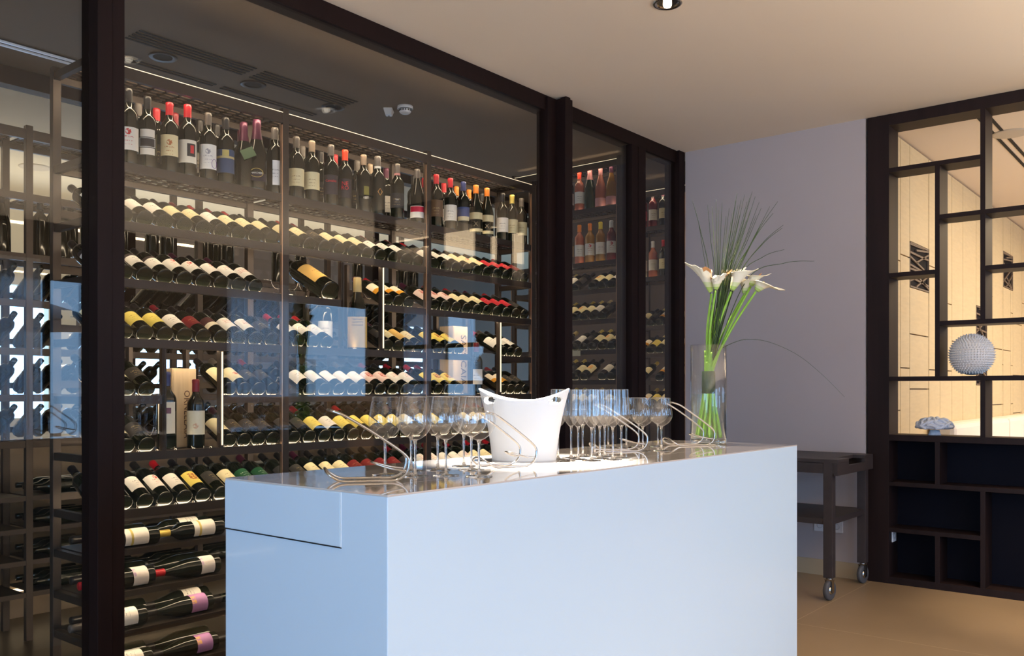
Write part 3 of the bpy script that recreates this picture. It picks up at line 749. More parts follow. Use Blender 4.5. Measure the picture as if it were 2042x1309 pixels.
# second line of bottles on that shelf
back = [(276, 'grey'), (312, 'red'), (349, 'burgundy'), (398, 'black'), (432, 'black'), (480, 'purple'), (528, 'black'), (603, 'grey'), (640, 'black'), (668, 'red'), (712, 'grey'), (738, 'tan'), (770, 'purple'), (812, 'black'), (846, 'red'), (885, 'red'), (910, 'orange'), (935, 'orange'), (960, 'black'), (1010, 'black'), (1055, 'gold')]
ys = FR + .18; lastx = 0
for k, (px, cp) in enumerate(back):
    x = Xat(px, ys)
    if x - lastx < .08: x = lastx + .08
    for u in UP:
        if abs(x - u) < .056: x = u + .058
    if x > 4.39: continue
    lastx = x
    stand(x, ys, S1, BK if k % 3 else W, cp, lab='%s-capped bottle in the back line of the top shelf, %s from left' % (cp, (ORD[k + 1] if k < 13 else ['fourteenth', 'fifteenth', 'sixteenth', 'seventeenth', 'eighteenth', 'nineteenth', 'twentieth', 'last'][k - 13])), grp=TOPG)

# --- display compartments
c = COMP[0]; zf = c[2] + .001
def crate(x, y, z, wx, dy, h, lab, letters, size, rz=0):
    t = thing('wooden_wine_crate', lab, 'wooden box', (x, y, z), rz)
    m = mat('pale_crate_wood', (.58, .43, .26), .7, noise=(12, .12, (6, 6, .5)))
    MB().box(-wx / 2, wx / 2, -dy / 2, dy / 2, 0, h).build('box_body', m, t, .002)
    MB().box(-wx / 2 + .004, wx / 2 - .004, -dy / 2 - .003, -dy / 2, .006, h - .006).build('sliding_lid', m, t)
    me = text_mesh(letters, size, mat('burnt_brown_print', (.10, .05, .03), .7))
    for v in me.vertices: v.co = (v.co.z, v.co.y, -v.co.x)   # reads downwards
    o = link_mesh('lettering', me, t); o.location = (.01, -dy / 2 - .0034, h * (.42 if letters[0] == 'O' else .50))
    return t
crate(2.105, FR + .17, zf, .115, .10, .345, 'tall pale wooden wine crate standing behind two large bottles', 'ORNELLAIA', .040)
e = stand(1.995, FR + .072, zf, 'none', 'blue', glass_='dark', lab='large bottle with sun emblem on white label, in the left compartment', scale=1.08, rz=0); TB['a'] = e
addp('a', rb, .062, .185, 110, (.78, .74, .60), pat='plain')
link_mesh('label_emblem', patch(rb, .140, .163, 36, 8, dr=.0011).mesh('label_emblem', ink((.16, .06, .10), 'plum')), e)
e = stand(2.118, FR + .05, zf, 'none', 'burgundy', glass_='dark', lab='bottle with bright cream label standing in front of the tall crate', scale=.98, rz=0); TB['b'] = e
addp('b', rb, .060, .165, 170, (.82, .77, .58), pat='seal', inkc=(.7, .45, .3))
c = COMP[1]; zf = c[2] + .001
e = stand(3.035, FR + .055, zf, 'none', 'tan', 'burgundy', lab='tall bottle with large yellow handwritten label and yellow cap, standing in middle compartment', rz=0, scale=1.22); TB['c'] = e
addp('c', .041, .006, .135, 150, (.72, .45, .12), pat='text', inkc=(.3, .14, .04))
c_ = link_mesh('capsule_band', MB().lathe([(.0175, .226), (.0178, .262), (.0165, .300), (0, .306)], 18).mesh('capsule_band', mat('capsule_cream', CAPC['cream'], .4)), e)
e = stand(2.945, FR + .2, zf, W, 'red', lab='red-capped bottle at the back left of the middle compartment', rz=0)
c = COMP[2]; zf = c[2] + .001
crate(3.915, FR + .19, zf, .15, .11, .40, 'pale wooden crate with large brown letters in the right compartment', 'SASSICAIA', .066)
e = stand(3.96, FR + .06, zf, W, 'burgundy', lab='slim bottle with burgundy cap standing before the lettered crate', rz=0)

# --- end racks: front faces -x, d = +x
def end_rows(t0, ex, y_hi, n, rows, stands, what, styles, capsl):
    k2 = 0
    for ri, z in enumerate(rows):
        for k in range(n):
            y = y_hi - .05 - .083 * k - .02
            st = styles[(k + ri * 2) % len(styles)]
            if (k * 7 + ri * 3) % 8 == 5: continue
            e = tilted(ex, y, z, (1, 0), st, cap=random.choice(['gold', 'black', 'cream']))
            tag(e, '%s, %s from left, %s row, %s' % (desc(st), ORD[k + 1], ['top', 'second', 'third', 'fourth', 'fifth'][ri], what), None, 'bottles on the end racks')
    for si, (z, sts) in enumerate(stands):
        for k, (st, cap, gl, sh) in enumerate(sts):
            y = y_hi - .06 - .098 * k
            e = make_bottle(sh, gl, st, cap); e.location = (ex + .06, y, z + .001); e.rotation_euler = (0, 0, R(-55))
            nm = {'amber': 'amber', 'rose': 'rosé', 'ruby': 'ruby', 'dark': 'dark', 'green': 'green', 'clear': 'clear'}[gl]
            tag(e, '%s bottle, %s cap, %s from left, %s standing shelf, %s' % (nm, cap, ORD[k + 1], ['upper', 'lower'][si], what), None, 'bottles on the end racks')
end_rows(t_end, EX, 4.22, 8, [2.02, 1.79, 1.56, 1.33, 1.10][0:5], [
  (2.64, [('white', 'black', 'dark', 'bordeaux'), ('white', 'gold', 'dark', 'bordeaux'), (W, 'scarlet', 'rose', 'bordeaux'), ('none', 'pink', 'green', 'champagne'), ('rose_lab', 'pink', 'rose', 'burgundy'), ('rose_lab', 'purple', 'amber', 'burgundy'), (W, 'burgundy', 'ruby', 'bordeaux')]),
  (2.23, [(W, 'gold', 'clear', 'bordeaux'), (C, 'yellow', 'clear', 'bordeaux'), (W, 'orange', 'rose', 'bordeaux'), (WR, 'orange', 'amber', 'bordeaux'), (W, 'yellow', 'amber', 'bordeaux'), (WR, 'silver', 'ruby', 'bordeaux'), (W, 'silver', 'green', 'bordeaux')])],
  'the end rack', [C, W, BK, C, CP], None)
end_rows(t_endb, BX, 3.97, 5, [1.79, 1.56, 1.33, 1.10], [
  (2.62, [('red', 'black', 'ruby', 'bordeaux'), (W, 'black', 'ruby', 'bordeaux'), (C, 'purple', 'dark', 'bordeaux'), (W, 'scarlet', 'ruby', 'burgundy')]),
  (2.20, [(W, 'silver', 'clear', 'bordeaux'), (W, 'silver', 'rose', 'bordeaux'), (C, 'red', 'dark', 'bordeaux'), ('orange', 'orange', 'amber', 'bordeaux')])],
  'the deepest rack', [C, BK, O, Y], None)
# --- rear rack: standing silhouettes as things, the rest one object
for k in range(12):
    x = 1.17 + .082 * k + (.02 if k > 8 else 0)
    if abs(x - 1.91) < .055: continue
    e = make_bottle('bordeaux' if k % 4 else 'burgundy', 'dark', [BK, W, BK, C][k % 4] if k in (2, 7, 9) else 'none', 'black'); e.location = (x, RY + (.07 if k % 2 else .12), 1.931); e.rotation_euler = (0, 0, .3)
    tag(e, 'dark bottle silhouette on the rear rack, %s from left in the leftmost standing line' % ORD[k + 1], None, 'bottle silhouettes on the rear rack')
f = MB()
def add_bottle(f, loc, axis, shape='bordeaux'):
    z = Vector(axis).normalized(); x = z.cross(Vector((0, 0, 1)));
    if x.length < .1: x = Vector((1, 0, 0))
    x.normalize(); y = z.cross(x); n = 10; vs = []; fs = []; pr = PROF[shape]
    for r, h in pr:
        for k in range(n):
            a = 2 * PI * k / n; vs.append(Vector(loc) + x * r * math.cos(a) + y * r * math.sin(a) + z * h)
    for i in range(len(pr) - 1):
        for k in range(n):
            l = (k + 1) % n; fs.append((i * n + k, i * n + l, (i + 1) * n + l, (i + 1) * n + k))
    f.add(vs, fs, True)
RUPS = [.35, 1.13, 1.91, 2.85, 3.79, 4.73]
for a, b_ in zip(RUPS[:-1], RUPS[1:]):
    nn = int((b_ - a - .034) / .083); p_ = (b_ - a - .034) / nn
    for z in (1.70, 1.46, 1.23, 1.00):
        for k in range(nn):
            if random.random() < .1: continue
            # faces the far side: base at the back of the rack, neck raised towards the aisle
            add_bottle(f, (a + .017 + p_ * (k + .5), RY + .285, z + .035), (0, -math.cos(TILT), math.sin(TILT)))
    for z in (.72, .56, .40, .24):
        for yy in (.06, .15, .24):
            for k in range(int((b_ - a) / .31)):
                add_bottle(f, (a + .33 + .31 * k, RY + yy, z + .039), (-1, 0, 0))
    for k in range(nn):
        if a < 1.2: continue
        if random.random() < .3: continue
        add_bottle(f, (a + .017 + p_ * (k + .5), RY + .1, 1.931), (0, 0, 1))
o = f.build('rear_wine_bottles', bottle_mat('dark')); tag(o, 'mass of dark bottles filling the rear rack across the aisle', 'wine bottles', None, 'stuff')

# ------------------------------------------------------------------ bar counter
CT = 1.015
t = thing('bar_counter', 'long white bar counter with polished top', 'bar counter', (0, 0, 0))
X0, X1, Y0, Y1 = 1.365, 3.75, 1.475, 2.11
b = MB().box(X0, X1, Y0, Y1, 0, CT - .004)
b.build('body', M_WHITE, t, .002)
MB().box(X0, X1, 1.635, Y1, CT - .004, CT).build('top', M_TOP, t)
MB().box(X0, X1, Y0, 1.6335, CT - .004, CT).build('top', M_TOP, t)
MB().box(X0 - .0015, X0 + .001, 1.632, 2.1095, .878, .881).build('panel_joint', M_GAP, t)
MB().box(X0 - .0015, X0 + .001, 1.632, 1.635, .8785, CT - .005).build('panel_joint', mat('pale_edge', (.8, .88, .95), .3), t)
MB().box(X0 - .0025, X0, 1.636, 2.109, .8815, CT - .006).build('drawer_front', M_WHITE, t, .001)
# ------------------------------------------------------------------ glasses on the counter
def on_top(px, py): return P(px, py, (EYE - CT) * F_PX / (py - YH))
def glass_parts(kind):
    if kind == 'large':
        o_ = [(.004, .098), (.012, .101), (.028, .112), (.040, .127), (.0455, .145), (.0445, .165), (.040, .190), (.0355, .217)]
        foot, hs = .037, .100
    elif kind == 'tall':
        o_ = [(.004, .110), (.010, .114), (.020, .126), (.0285, .142), (.030, .155), (.029, .180), (.0265, .210), (.0245, .238)]
        foot, hs = .031, .112
    else:
        o_ = [(.004, .094), (.012, .098), (.027, .108), (.038, .122), (.0425, .137), (.041, .155), (.037, .180), (.034, .205)]
        foot, hs = .034, .096
    bowl = MB().lathe(cr2(o_), 44).mesh('bowl', M_BOWL)
    rr, rz_ = o_[-1]
    rim = MB().tube([(rr * math.cos(2 * PI * k / 48), rr * math.sin(2 * PI * k / 48), rz_) for k in range(48)], .0007, 6, True).mesh('rim', M_STEM)
    stem = MB().lathe([(.0075, .0042), (.0045, .010), (.0033, .025), (.0030, .060), (.0034, hs - .012), (.0055, hs - .002), (.0085, hs + .001)], 16).mesh('stem', M_STEM)
    ft = MB().lathe([(0, .0002), (foot, .0002), (foot + .0004, .0010), (foot, .0018), (.02, .0026), (.008, .0046), (0, .005)], 40).mesh('foot', M_STEM)
    return bowl, rim, stem, ft
def cr2(pts): return [(p.x, p.y) for p in cr([(a, b, 0) for a, b in pts], 4)]
GM = {k: glass_parts(k) for k in ('large', 'tall', 'small')}
def wineglass(kind, px, py, lab, grp, extra=None):
    p = on_top(px, py)
    t = thing('wine_glass', lab, 'wine glass', (p.x, p.y, CT), 0, grp)
    for nm, me in zip(('bowl', 'rim', 'stem', 'foot'), GM[kind]): link_mesh(nm, me, t)
    return t
GL = 'large wine glasses on the near end of the counter'
for px, py, lab in [(768, 948, 'large wine glass standing alone at the left, behind the nearest wire stand'), (820, 940, 'large wine glass second from left, the one standing further back'), (828, 950.5, 'large wine glass second from left, the front one of a close pair'),
                    (873, 938, 'large wine glass in the middle of the group, its stem left of its neighbour'), (889, 949, 'large wine glass at the front middle of the large group'), (925, 930.5, 'large wine glass furthest back in the large group near the bucket'),
                    (940, 938, 'large wine glass in the second rank beside the ice bucket'), (955, 951, 'large wine glass at the front right of the large group, before the bucket'), (975, 941, 'large wine glass overlapping the left edge of the white bucket')]:
    if px == 975: continue
    wineglass('large', px, py, lab, GL)
names = ['first', 'second', 'third', 'fourth', 'fifth', 'sixth', 'seventh', 'eighth', 'ninth', 'tenth']
for k, (px, py) in enumerate([(1113, 917), (1139, 914), (1153, 917), (1162, 911), (1180, 919.5), (1186, 908.5), (1196, 915), (1206, 911.5), (1222, 917.5), (1239, 914)]):
    wineglass('tall', px, py, 'narrow tall wine glass right of the bucket, %s stem from the left' % names[k], 'narrow tall glasses right of the bucket')
for px, py, lab in [(1274, 891.5, 'small round wine glass behind the second from right'), (1282, 900, 'small round wine glass second from right, in front'), (1312, 891, 'small round wine glass at the back of the rightmost pair'),
                    (1319, 899.5, 'rightmost small wine glass, left of the vase'), (1249, 894, 'small wine glass half hidden behind the tall glasses, right one'), (1213, 893, 'small wine glass half hidden behind the tall glasses, left one')]:
    wineglass('small', px, py, lab, 'small round glasses near the vase')
# ------------------------------------------------------------------ wire bottle stands
def wire_stand(px, py, rz, lab, sc=1.0):
    p = on_top(px, py)
    t = thing('wire_bottle_holder', lab, 'bottle holder', (p.x, p.y, CT + .0034), rz)
    h = .044
    side = [(-.018, -h * .35, .030), (-.008, -h * .9, .018), (.020, -h, .002), (.06, -h, 0), (.11, -h, 0), (.155, -h, 0), (.183, -h, .014), (.194, -h, .040), (.184, -h, .066), (.12, -h, .112), (.06, -h, .150), (.02, -h, .172), (-.008, -h * .6, .181)]
    path = side + [(x, -y, z) for x, y, z in side[::-1]]
    path = [(x * sc, y * sc, z * sc) for x, y, z in path]
    MB().tube(cr(path, 6, True), .0033, 8, True).build('rod_frame', M_CHROME, t)
    p2 = [(.188, -h, .024), (.150, -h * .8, .030), (.110, -h * .4, .042), (.100, 0, .046), (.110, h * .4, .042), (.150, h * .8, .030), (.188, h, .024)]
    MB().tube(cr([(x * sc, y * sc, z * sc) for x, y, z in p2], 6), .0026, 8).build('support_loop', M_CHROME, t)
    return t
rz0 = math.atan2(RT[1], RT[0])
wire_stand(662, 961, rz0 + R(12), 'bent chrome wire bottle holder on the near left corner of the counter')
wire_stand(962, 934, rz0 + R(38), 'chrome wire bottle holder leaning before the white ice bucket', .92)
wire_stand(1188, 901, rz0 + R(14), 'chrome wire bottle holder among the small wine glasses')
wire_stand(1335, 889.5, rz0 + R(20), 'chrome wire bottle holder at the foot of the flower vase')
# ------------------------------------------------------------------ ice bucket
p = P(1045, 779, 3.0)
t = thing('ice_bucket', 'white plastic wine bucket with two hand holes, brightly lit in the counter middle', 'ice bucket', (p.x, p.y, CT), rz0 - R(6))
NPH, NV = 128, 44
H = .250
vs = []; fs = []
def bk(ph, v, inner=0):
    e_ = math.cos(ph) ** 2
    top = .203 + .038 * e_ ** 1.1
    z = v * top
    q = z / .25
    ax = .108 + .020 * q + .028 * q ** 2 - inner; ay = .088 + .020 * q - inner
    c_, s_ = math.cos(ph), math.sin(ph); nrm = (abs(c_) ** 2.2 + abs(s_) ** 2.2) ** (-1 / 2.2)
    return (ax * c_ * nrm, ay * s_ * nrm, z)
for j in range(NV + 1):
    for i in range(NPH): vs.append(bk(2 * PI * i / NPH, j / NV))
HX, HZ, HA, HB = .111, .203, .021, .012
def hole(x, y, z): return ((abs(x) - HX) / HA) ** 2 + ((z - HZ) / HB) ** 2 < 1
for j in range(NV):
    for i in range(NPH):
        k = (i + 1) % NPH; q = (j * NPH + i, j * NPH + k, (j + 1) * NPH + k, (j + 1) * NPH + i)
        cx_, cy_, cz_ = [sum(vs[a][m] for a in q) / 4 for m in range(3)]
        if hole(cx_, cy_, cz_): continue
        fs.append(q)
vs.append((0, 0, 0)); cidx = len(vs) - 1
for i in range(NPH): fs.append((cidx, (i + 1) % NPH, i))
o = MB().add(vs, fs, True).build('bucket_shell', M_BUCKET, t)
so = o.modifiers.new('thick', 'SOLIDIFY'); so.thickness = .004; so.offset = -1
# ------------------------------------------------------------------ vase with flowers
VD = 3.95
vb = P(1413, 779, VD); vb.z = CT
t = thing('glass_vase', 'tall clear glass cylinder vase half filled with water at the far counter end', 'vase', vb)
vr = .079; VH = .436
MB().lathe([(vr - .003, .0), (vr, .004), (vr, VH - .001), (vr - .0015, VH), (vr - .003, VH - .001), (vr - .003, .022), (0, .020)], 56).build('glass_wall', M_VASE, t)
MB().lathe([(0, .0005), (vr - .004, .0005), (vr - .0035, .019), (0, .019)], 48).build('thick_base', M_STEM, t)
MB().lathe([(0, .024), (vr - .0045, .024), (vr - .0045, .216), (vr - .0040, .218), (0, .217)], 48).build('water', M_WATER, t)
M_STALK = mat('bright_green_stalk', (.26, .50, .05), .45, noise=(18, .15, (1, 1, .2)))
M_GRASS = mat('grass_blade', (.035, .065, .015), .6)
M_PETAL = mat('cream_petal', (.86, .80, .62), .6, noise=(25, .04, (1, 1, 1)))
M_PETG = mat('green_petal_base', (.40, .56, .14), .6)
M_BROWN = mat('wilted_petal', (.42, .20, .07), .7, noise=(40, .3, (1, 1, 1)))
M_YEL = mat('yellow_spadix', (.75, .45, .04), .6)
def lily(base, tip, size, openness, wilt, foot, lab, dd, sg=1):
    """base/tip/foot pixels -> points"""
    size *= 1.22; B_ = P(*base, VD + dd); T_ = P(*tip, VD + dd - .01); F_ = foot
    rt = thing('calla_lily', lab, 'flower', F_)
    O = Vector(F_)
    neck = Vector((vb.x, vb.y, 0)) + Vector((RT[0], RT[1], 0)) * random.uniform(-.022, .022) + Vector((FW[0], FW[1], 0)) * random.uniform(-.02, .02); neck.z = EYE - (772 - YH) / F_PX * VD
    mid = neck.lerp(B_, .5) + Vector((0, 0, .02)) - Vector((RT[0], RT[1], 0)) * .012
    pts = [p_ - O for p_ in cr([F_, neck, mid, B_], 10)]
    MB().tube(pts, .0062, 10, taper=.78).build('stalk', M_STALK, rt)
    ax = (T_ - B_); Ln = ax.length; ax.normalize()
    prevd = (B_ - mid).normalized(); ax0 = prevd
    e1 = Vector((RT[0], RT[1], 0)) * sg; e1 = (e1 - ax * e1.dot(ax)).normalized(); e2 = ax.cross(e1)
    vs = []; fs = []; NU, NVV = 36, 16
    for j in range(NVV + 1):
        v = j / NVV
        for i in range(NU):
            a = 2 * PI * i / NU; ca = math.cos(a)
            rr = size * (.14 + .36 * v ** .8 + openness * .55 * v ** 4 * (1 + .6 * ca)) * (1 + .05 * math.sin(5 * a + wilt) * v ** 2)
            hgt = Ln * (.05 + v * (.80 + .16 * ca)) - openness * size * .45 * v ** 5 * (1 - .3 * ca)
            pt = max(0, ca) ** 9 * max(0, v - .62) ** 1.5 * 4.2
            q = B_ + ax * (hgt + size * .30 * pt) + e1 * (rr * ca + size * .20 * pt) + e2 * rr * math.sin(a) * .85
            if wilt and v > .6: q += ax * (.005 * math.sin(7 * a + 2)) - e1 * .003 * math.sin(4 * a)
            vs.append(q - O)
        if j:
            for i in range(NU):
                k = (i + 1) % NU; fs.append(((j - 1) * NU + i, (j - 1) * NU + k, j * NU + k, j * NU + i))
    f0 = fs[:NU * 4]; f1 = fs[NU * 4:]
    me = MB().add(vs, fs, True)
    o = me.build('spathe', M_PETAL, rt)
    o.data.materials.append(M_PETG); o.data.materials.append(M_BROWN); o.data.materials.append(mat('pale_green_petal', (.66, .72, .38), .6))
    for pi_, pl in enumerate(o.data.polygons):
        row = pi_ // NU
        if row < 3: pl.material_index = 1
        elif row < 6: pl.material_index = 3
        elif wilt and (row > 12 and math.sin((pi_ % NU) * .35 + wilt * 2) > .35): pl.material_index = 2
    so = o.modifiers.new('thick', 'SOLIDIFY'); so.thickness = .0012
    MB().tube([B_ + ax * Ln * .15 - O, B_ + ax * Ln * .5 - O, B_ + ax * Ln * .68 - O], .0045, 8, taper=.6).build('spadix', M_YEL, rt)
def foot(dx, dy):
    return Vector((vb.x, vb.y, CT + .027)) + Vector((RT[0], RT[1], 0)) * dx + Vector((FW[0], FW[1], 0)) * dy
lily((1419, 586), (1396, 521), .052, .34, 2, foot(-.045, .0), 'cream calla lily furthest left, curled tip, browning edge', -.02, -1)
lily((1427, 580), (1434, 541), .046, .30, 1, foot(-.025, -.03), 'wilted brown-edged calla lily second from left', -.05, 1)
lily((1441, 574), (1461, 530), .050, .28, 3, foot(-.010, .03), 'narrow calla lily with browned tip, third from left', .03)
lily((1458, 582), (1484, 529), .054, .34, 0, foot(.008, -.02), 'slender cream calla lily with raised point, mid bouquet', -.02)
lily((1484, 588), (1492, 548), .048, .30, 1, foot(.020, .04), 'short calla lily with brown speck, below its neighbours', .04)
lily((1497, 572), (1510, 540), .050, .42, 0, foot(.030, .0), 'cream calla lily just left of the widest bloom', .02)
lily((1507, 582), (1532, 553), .058, .75, 0, foot(.046, -.02), 'widest open calla lily, furthest right in the bouquet', -.04)
f = MB()
for k in range(34):
    pass
# extra stalks of leaves in the water and the binding band
bt = thing('stem_bundle', 'tight bundle of extra green stalks bound with dark leaf in the vase', 'stems', (vb.x, vb.y, CT + .025))
f = MB()
for k in range(12):
    a = 2 * PI * k / 12
    o_ = Vector((.055 * math.cos(a), .055 * math.sin(a), .0)); n_ = Vector((.018 * math.cos(a + .5), .018 * math.sin(a + .5), .225)); u_ = Vector((.014 * math.cos(a + 1), .014 * math.sin(a + 1), .36 + .03 * math.sin(k)))
    f.tube(cr([o_, n_, u_], 8), .0058, 8)
f.build('stalks', M_STALK, bt)
MB().lathe([(.028, .196), (.030, .200), (.0295, .292), (.028, .295)], 28).build('leaf_band', mat('dark_leaf', (.02, .05, .022), .4), bt)
gt = thing('grass_spray', 'spray of long thin dark grass blades rising from the vase', 'grass', (vb.x, vb.y, CT + .32))
random.seed(11)
G0 = Vector((vb.x, vb.y, CT + .32))
tips = [(1382, 405), (1411, 408), (1428, 398), (1440, 402), (1454, 415), (1467, 400), (1472, 408), (1485, 388), (1490, 402), (1500, 382), (1506, 392), (1514, 403), (1518, 415), (1535, 412), (1551, 402), (1542, 425), (1478, 398), (1460, 425), (1448, 430), (1496, 420), (1508, 430), (1526, 430), (1475, 430), (1488, 440), (1562, 449), (1560, 455), (1564, 498), (1624, 521), (1433, 416), (1420, 412), (1495, 395), (1470, 385)]
blades = []
for i, (px, py) in enumerate(tips):
    d = VD + random.uniform(-.16, .16)
    T_ = P(px, py, d)
    K = P(1430 + (px - 1430) * .30, 560, VD + random.uniform(-.03, .03))
    S0 = G0 + Vector((random.uniform(-.012, .012), random.uniform(-.012, .012), 0))
    sag = 0.03 if px > 1540 or px < 1400 else 0
    M_ = K.lerp(T_, .55) + Vector((0, 0, sag))
    pts = [q - G0 for q in cr([S0, K, M_, T_], 9)]
    b_ = MB().tube(pts, .0024, 5, taper=.3).build('grass_blade', M_GRASS, gt)
for path in ([(1430, 700), (1462, 684), (1492, 677), (1535, 683), (1590, 708), (1640, 748), (1684, 792)], [(1425, 640), (1402, 500), (1392, 440), (1380, 400)]):
    pts = [P(a, b_, VD - .02 + (.12 if j > 3 else .05) * j / 4) - G0 for j, (a, b_) in enumerate(path)]
    MB().tube(cr(pts, 8), .0014, 5, taper=.3).build('grass_blade', M_GRASS, gt)

# ------------------------------------------------------------------ dark divider with open shelves
SX = 6.0; SD = .2
t = thing('shelf_divider', 'dark wooden room divider with open cells above and closed cells below', 'room divider', (SX, 0, 0))
YL, YR = 1.888, -.05
def db(y0, y1, z0, z1, nm, m=M_DARKW, x0=0, x1=SD): MB().box(x0, x1, y0, y1, z0, z1).build(nm, m, t, .001)
db(YL, 1.752, 0, CEIL - .002, 'side_post'); db(YR, YR - .1, 0, CEIL - .002, 'side_post')
db(1.752, YR, 2.965, CEIL - .002, 'header')
db(1.752, YR, 0, .045, 'plinth')
db(1.752, YR, .925, .965, 'counter_shelf')
tk = .028
def shelf(y0, y1, z): db(y0, y1, z - tk / 2, z + tk / 2, 'shelf', M_DARKW)
def post(y, z0, z1): db(y + tk / 2, y - tk / 2, z0, z1, 'upright', M_DARKW)
V1, V2, V3 = 1.462, 1.205, .62
shelf(1.752, V2 + .014, 2.675); shelf(V1 - .014, YR, 2.337); shelf(1.752, V1 + .014, 1.995); shelf(V2 - .014, V3, 1.995)
shelf(V1 - .014, YR, 1.67); shelf(1.752, YR, 1.325); shelf(V3 - .014, YR, 2.675)
post(V1, 1.339, 2.661); post(V2, 1.684, 2.323); post(V2, 2.351, 2.965); post(V3, 1.684, 2.323); post(V3, 2.351, 2.965); post(V2, .965, 1.311); post(V3, .965, 1.311)
shelf(1.752, YR, .647); shelf(1.752, V2 + .014, .349)
post(V1, .661, .925); post(V1, .045, .335); post(V2, .045, .633); post(V3, .045, .925)
MB().box(SD - .012, SD - .001, 1.752, YR, .045, .925).build('back_panel', M_BACKP, t)
# socket inside the divider
def socket(name, lab, loc, rz):
    t = thing(name, lab, 'socket', loc, rz)
    MB().box(-.04, .04, -.008, 0, -.04, .04).build('face_plate', M_PLATE, t, .003)
    MB().lathe([(.017, 0), (.019, .002), (.019, .003)], 20).build('socket_ring', mat('socket_shade', (.35, .36, .4), .4), t).rotation_euler = (R(90), 0, 0)
    for o in t.children:
        if o.name.startswith('socket_ring'): o.location = (0, -.0085, 0)
    return t
socket('wall_socket', 'white power socket inside the lowest cell of the dark divider', (6.09, 1.7515, .30), 0)
socket('wall_socket', 'white power socket low on the grey wall behind the trolley, right one', (5.9995, 2.085, .335), R(-90))
socket('wall_socket', 'white power socket low on the grey wall behind the trolley, left one', (5.9995, 2.20, .335), R(-90))
# spiky ball
bc = Vector((SX + .10, 1.287, 1.339))
t = thing('spiked_ball_ornament', 'white ceramic ball covered with small spikes on a divider shelf', 'ornament', bc)
rB = .124; f = MB(); f.lathe([(rB * math.sin(PI * k / 24), rB - rB * math.cos(PI * k / 24) + .006) for k in range(25)], 40)
for j in range(1, 26):
    th = PI * j / 26; nn = max(4, int(48 * math.sin(th)))
    for k in range(nn):
        a = 2 * PI * (k + .5 * (j % 2)) / nn; nv = Vector((math.sin(th) * math.cos(a), math.sin(th) * math.sin(a), math.cos(th)))
        u = nv.cross(Vector((0, 0, 1))).normalized(); v = nv.cross(u); c0 = Vector((0, 0, rB + .006)) + nv * (rB - .002); s = .0075
        if c0.z < .02 and th > 2.6: continue
        f.add([c0 + u * s, c0 + v * s, c0 - u * s, c0 - v * s, c0 + nv * .014 + Vector((0, 0, .003))], [(0, 1, 4), (1, 2, 4), (2, 3, 4), (3, 0, 4)])
f.build('spiked_shell', M_CERAM, t)
# coral ornament
cc = Vector((SX + .09, 1.50, .965))
t = thing('coral_ornament', 'pale blue ruffled coral piece on the ledge of the divider', 'ornament', cc, rz0)
f = MB(); vs = []; fs = []; NU, NVV = 150, 60
for j in range(NVV + 1):
    th = PI * (.02 + .70 * j / NVV)
    for i in range(NU):
        a = 2 * PI * i / NU
        wv = math.sin(5 * a + 2.2 * math.sin(4.5 * th + 1.2) + 1.3 * math.sin(2 * a + .7))
        d = .95 + .10 * (abs(wv) ** .5 - .75)
        vs.append((.116 * d * math.sin(th) * math.cos(a), .085 * d * math.sin(th) * math.sin(a), .052 + .056 * d * math.cos(th) * (1 if th < PI / 2 else .40)))
    if j:
        for i in range(NU):
            l = (i + 1) % NU; fs.append(((j - 1) * NU + i, (j - 1) * NU + l, j * NU + l, j * NU + i))
f.add(vs, fs, True)
for k in range(15):
    a0 = 2 * PI * k / 15; pp = []
    for q_ in range(26):
        th = .12 + 1.75 * q_ / 25; a = a0 + (.16 + .07 * th) * math.sin(5.5 * th + k * 1.7)
        pp.append((.112 * math.sin(th) * math.cos(a), .082 * math.sin(th) * math.sin(a), .056 + .050 * math.cos(th) * (1 if th < PI / 2 else .5) + .005 * math.sin(11 * th + k)))
    f.tube(pp, .0095, 8)
f.build('coral_folds', M_CORAL, t)
MB().lathe([(0, 0), (.042, 0), (.036, .012), (.030, .032), (0, .034)], 20, sy=.7).build('base', M_CORAL, t)
# ------------------------------------------------------------------ serving trolley
t = thing('serving_trolley', 'dark wooden serving trolley on castors against the grey wall', 'trolley', (5.27, 1.83, 0))
TX, TY = .66, 1.05; TH = .84
leg_h0 = .135
for x in (.0, TX - .055):
    for y in (.03, TY - .085):
        MB().box(x, x + .055, y, y + .055, leg_h0, TH - .02).build('leg', M_TROL, t, .002)
        w_ = MB(); pr = [(.026, -.012), (.054, -.014), (.059, -.010), (.060, 0), (.059, .010), (.054, .014), (.026, .012)]
        w_.lathe(pr, 36)
        fk = MB().box(-.016, .016, -.024, .024, .118, .124).box(-.012, .014, -.023, -.019, .045, .12).box(-.012, .014, .019, .023, .045, .12).lathe([(0, .123), (.020, .123), (.020, .135), (0, .135)], 16)
        fo = fk.build('castor', M_CHROME, t, loc=(x + .027, y + .027, 0)); fo.rotation_euler = (0, 0, R(-8 if y < .5 else 20))
        wo = w_.build('wheel', M_RUB, fo, loc=(0, 0, .0605)); wo.rotation_euler = (R(90), 0, 0)
        MB().lathe([(0, -.0155), (.024, -.0155), (.024, .0155), (0, .0155)], 20).build('hub', M_CHROME, fo, loc=(0, 0, .0605)).rotation_euler = (R(90), 0, 0)
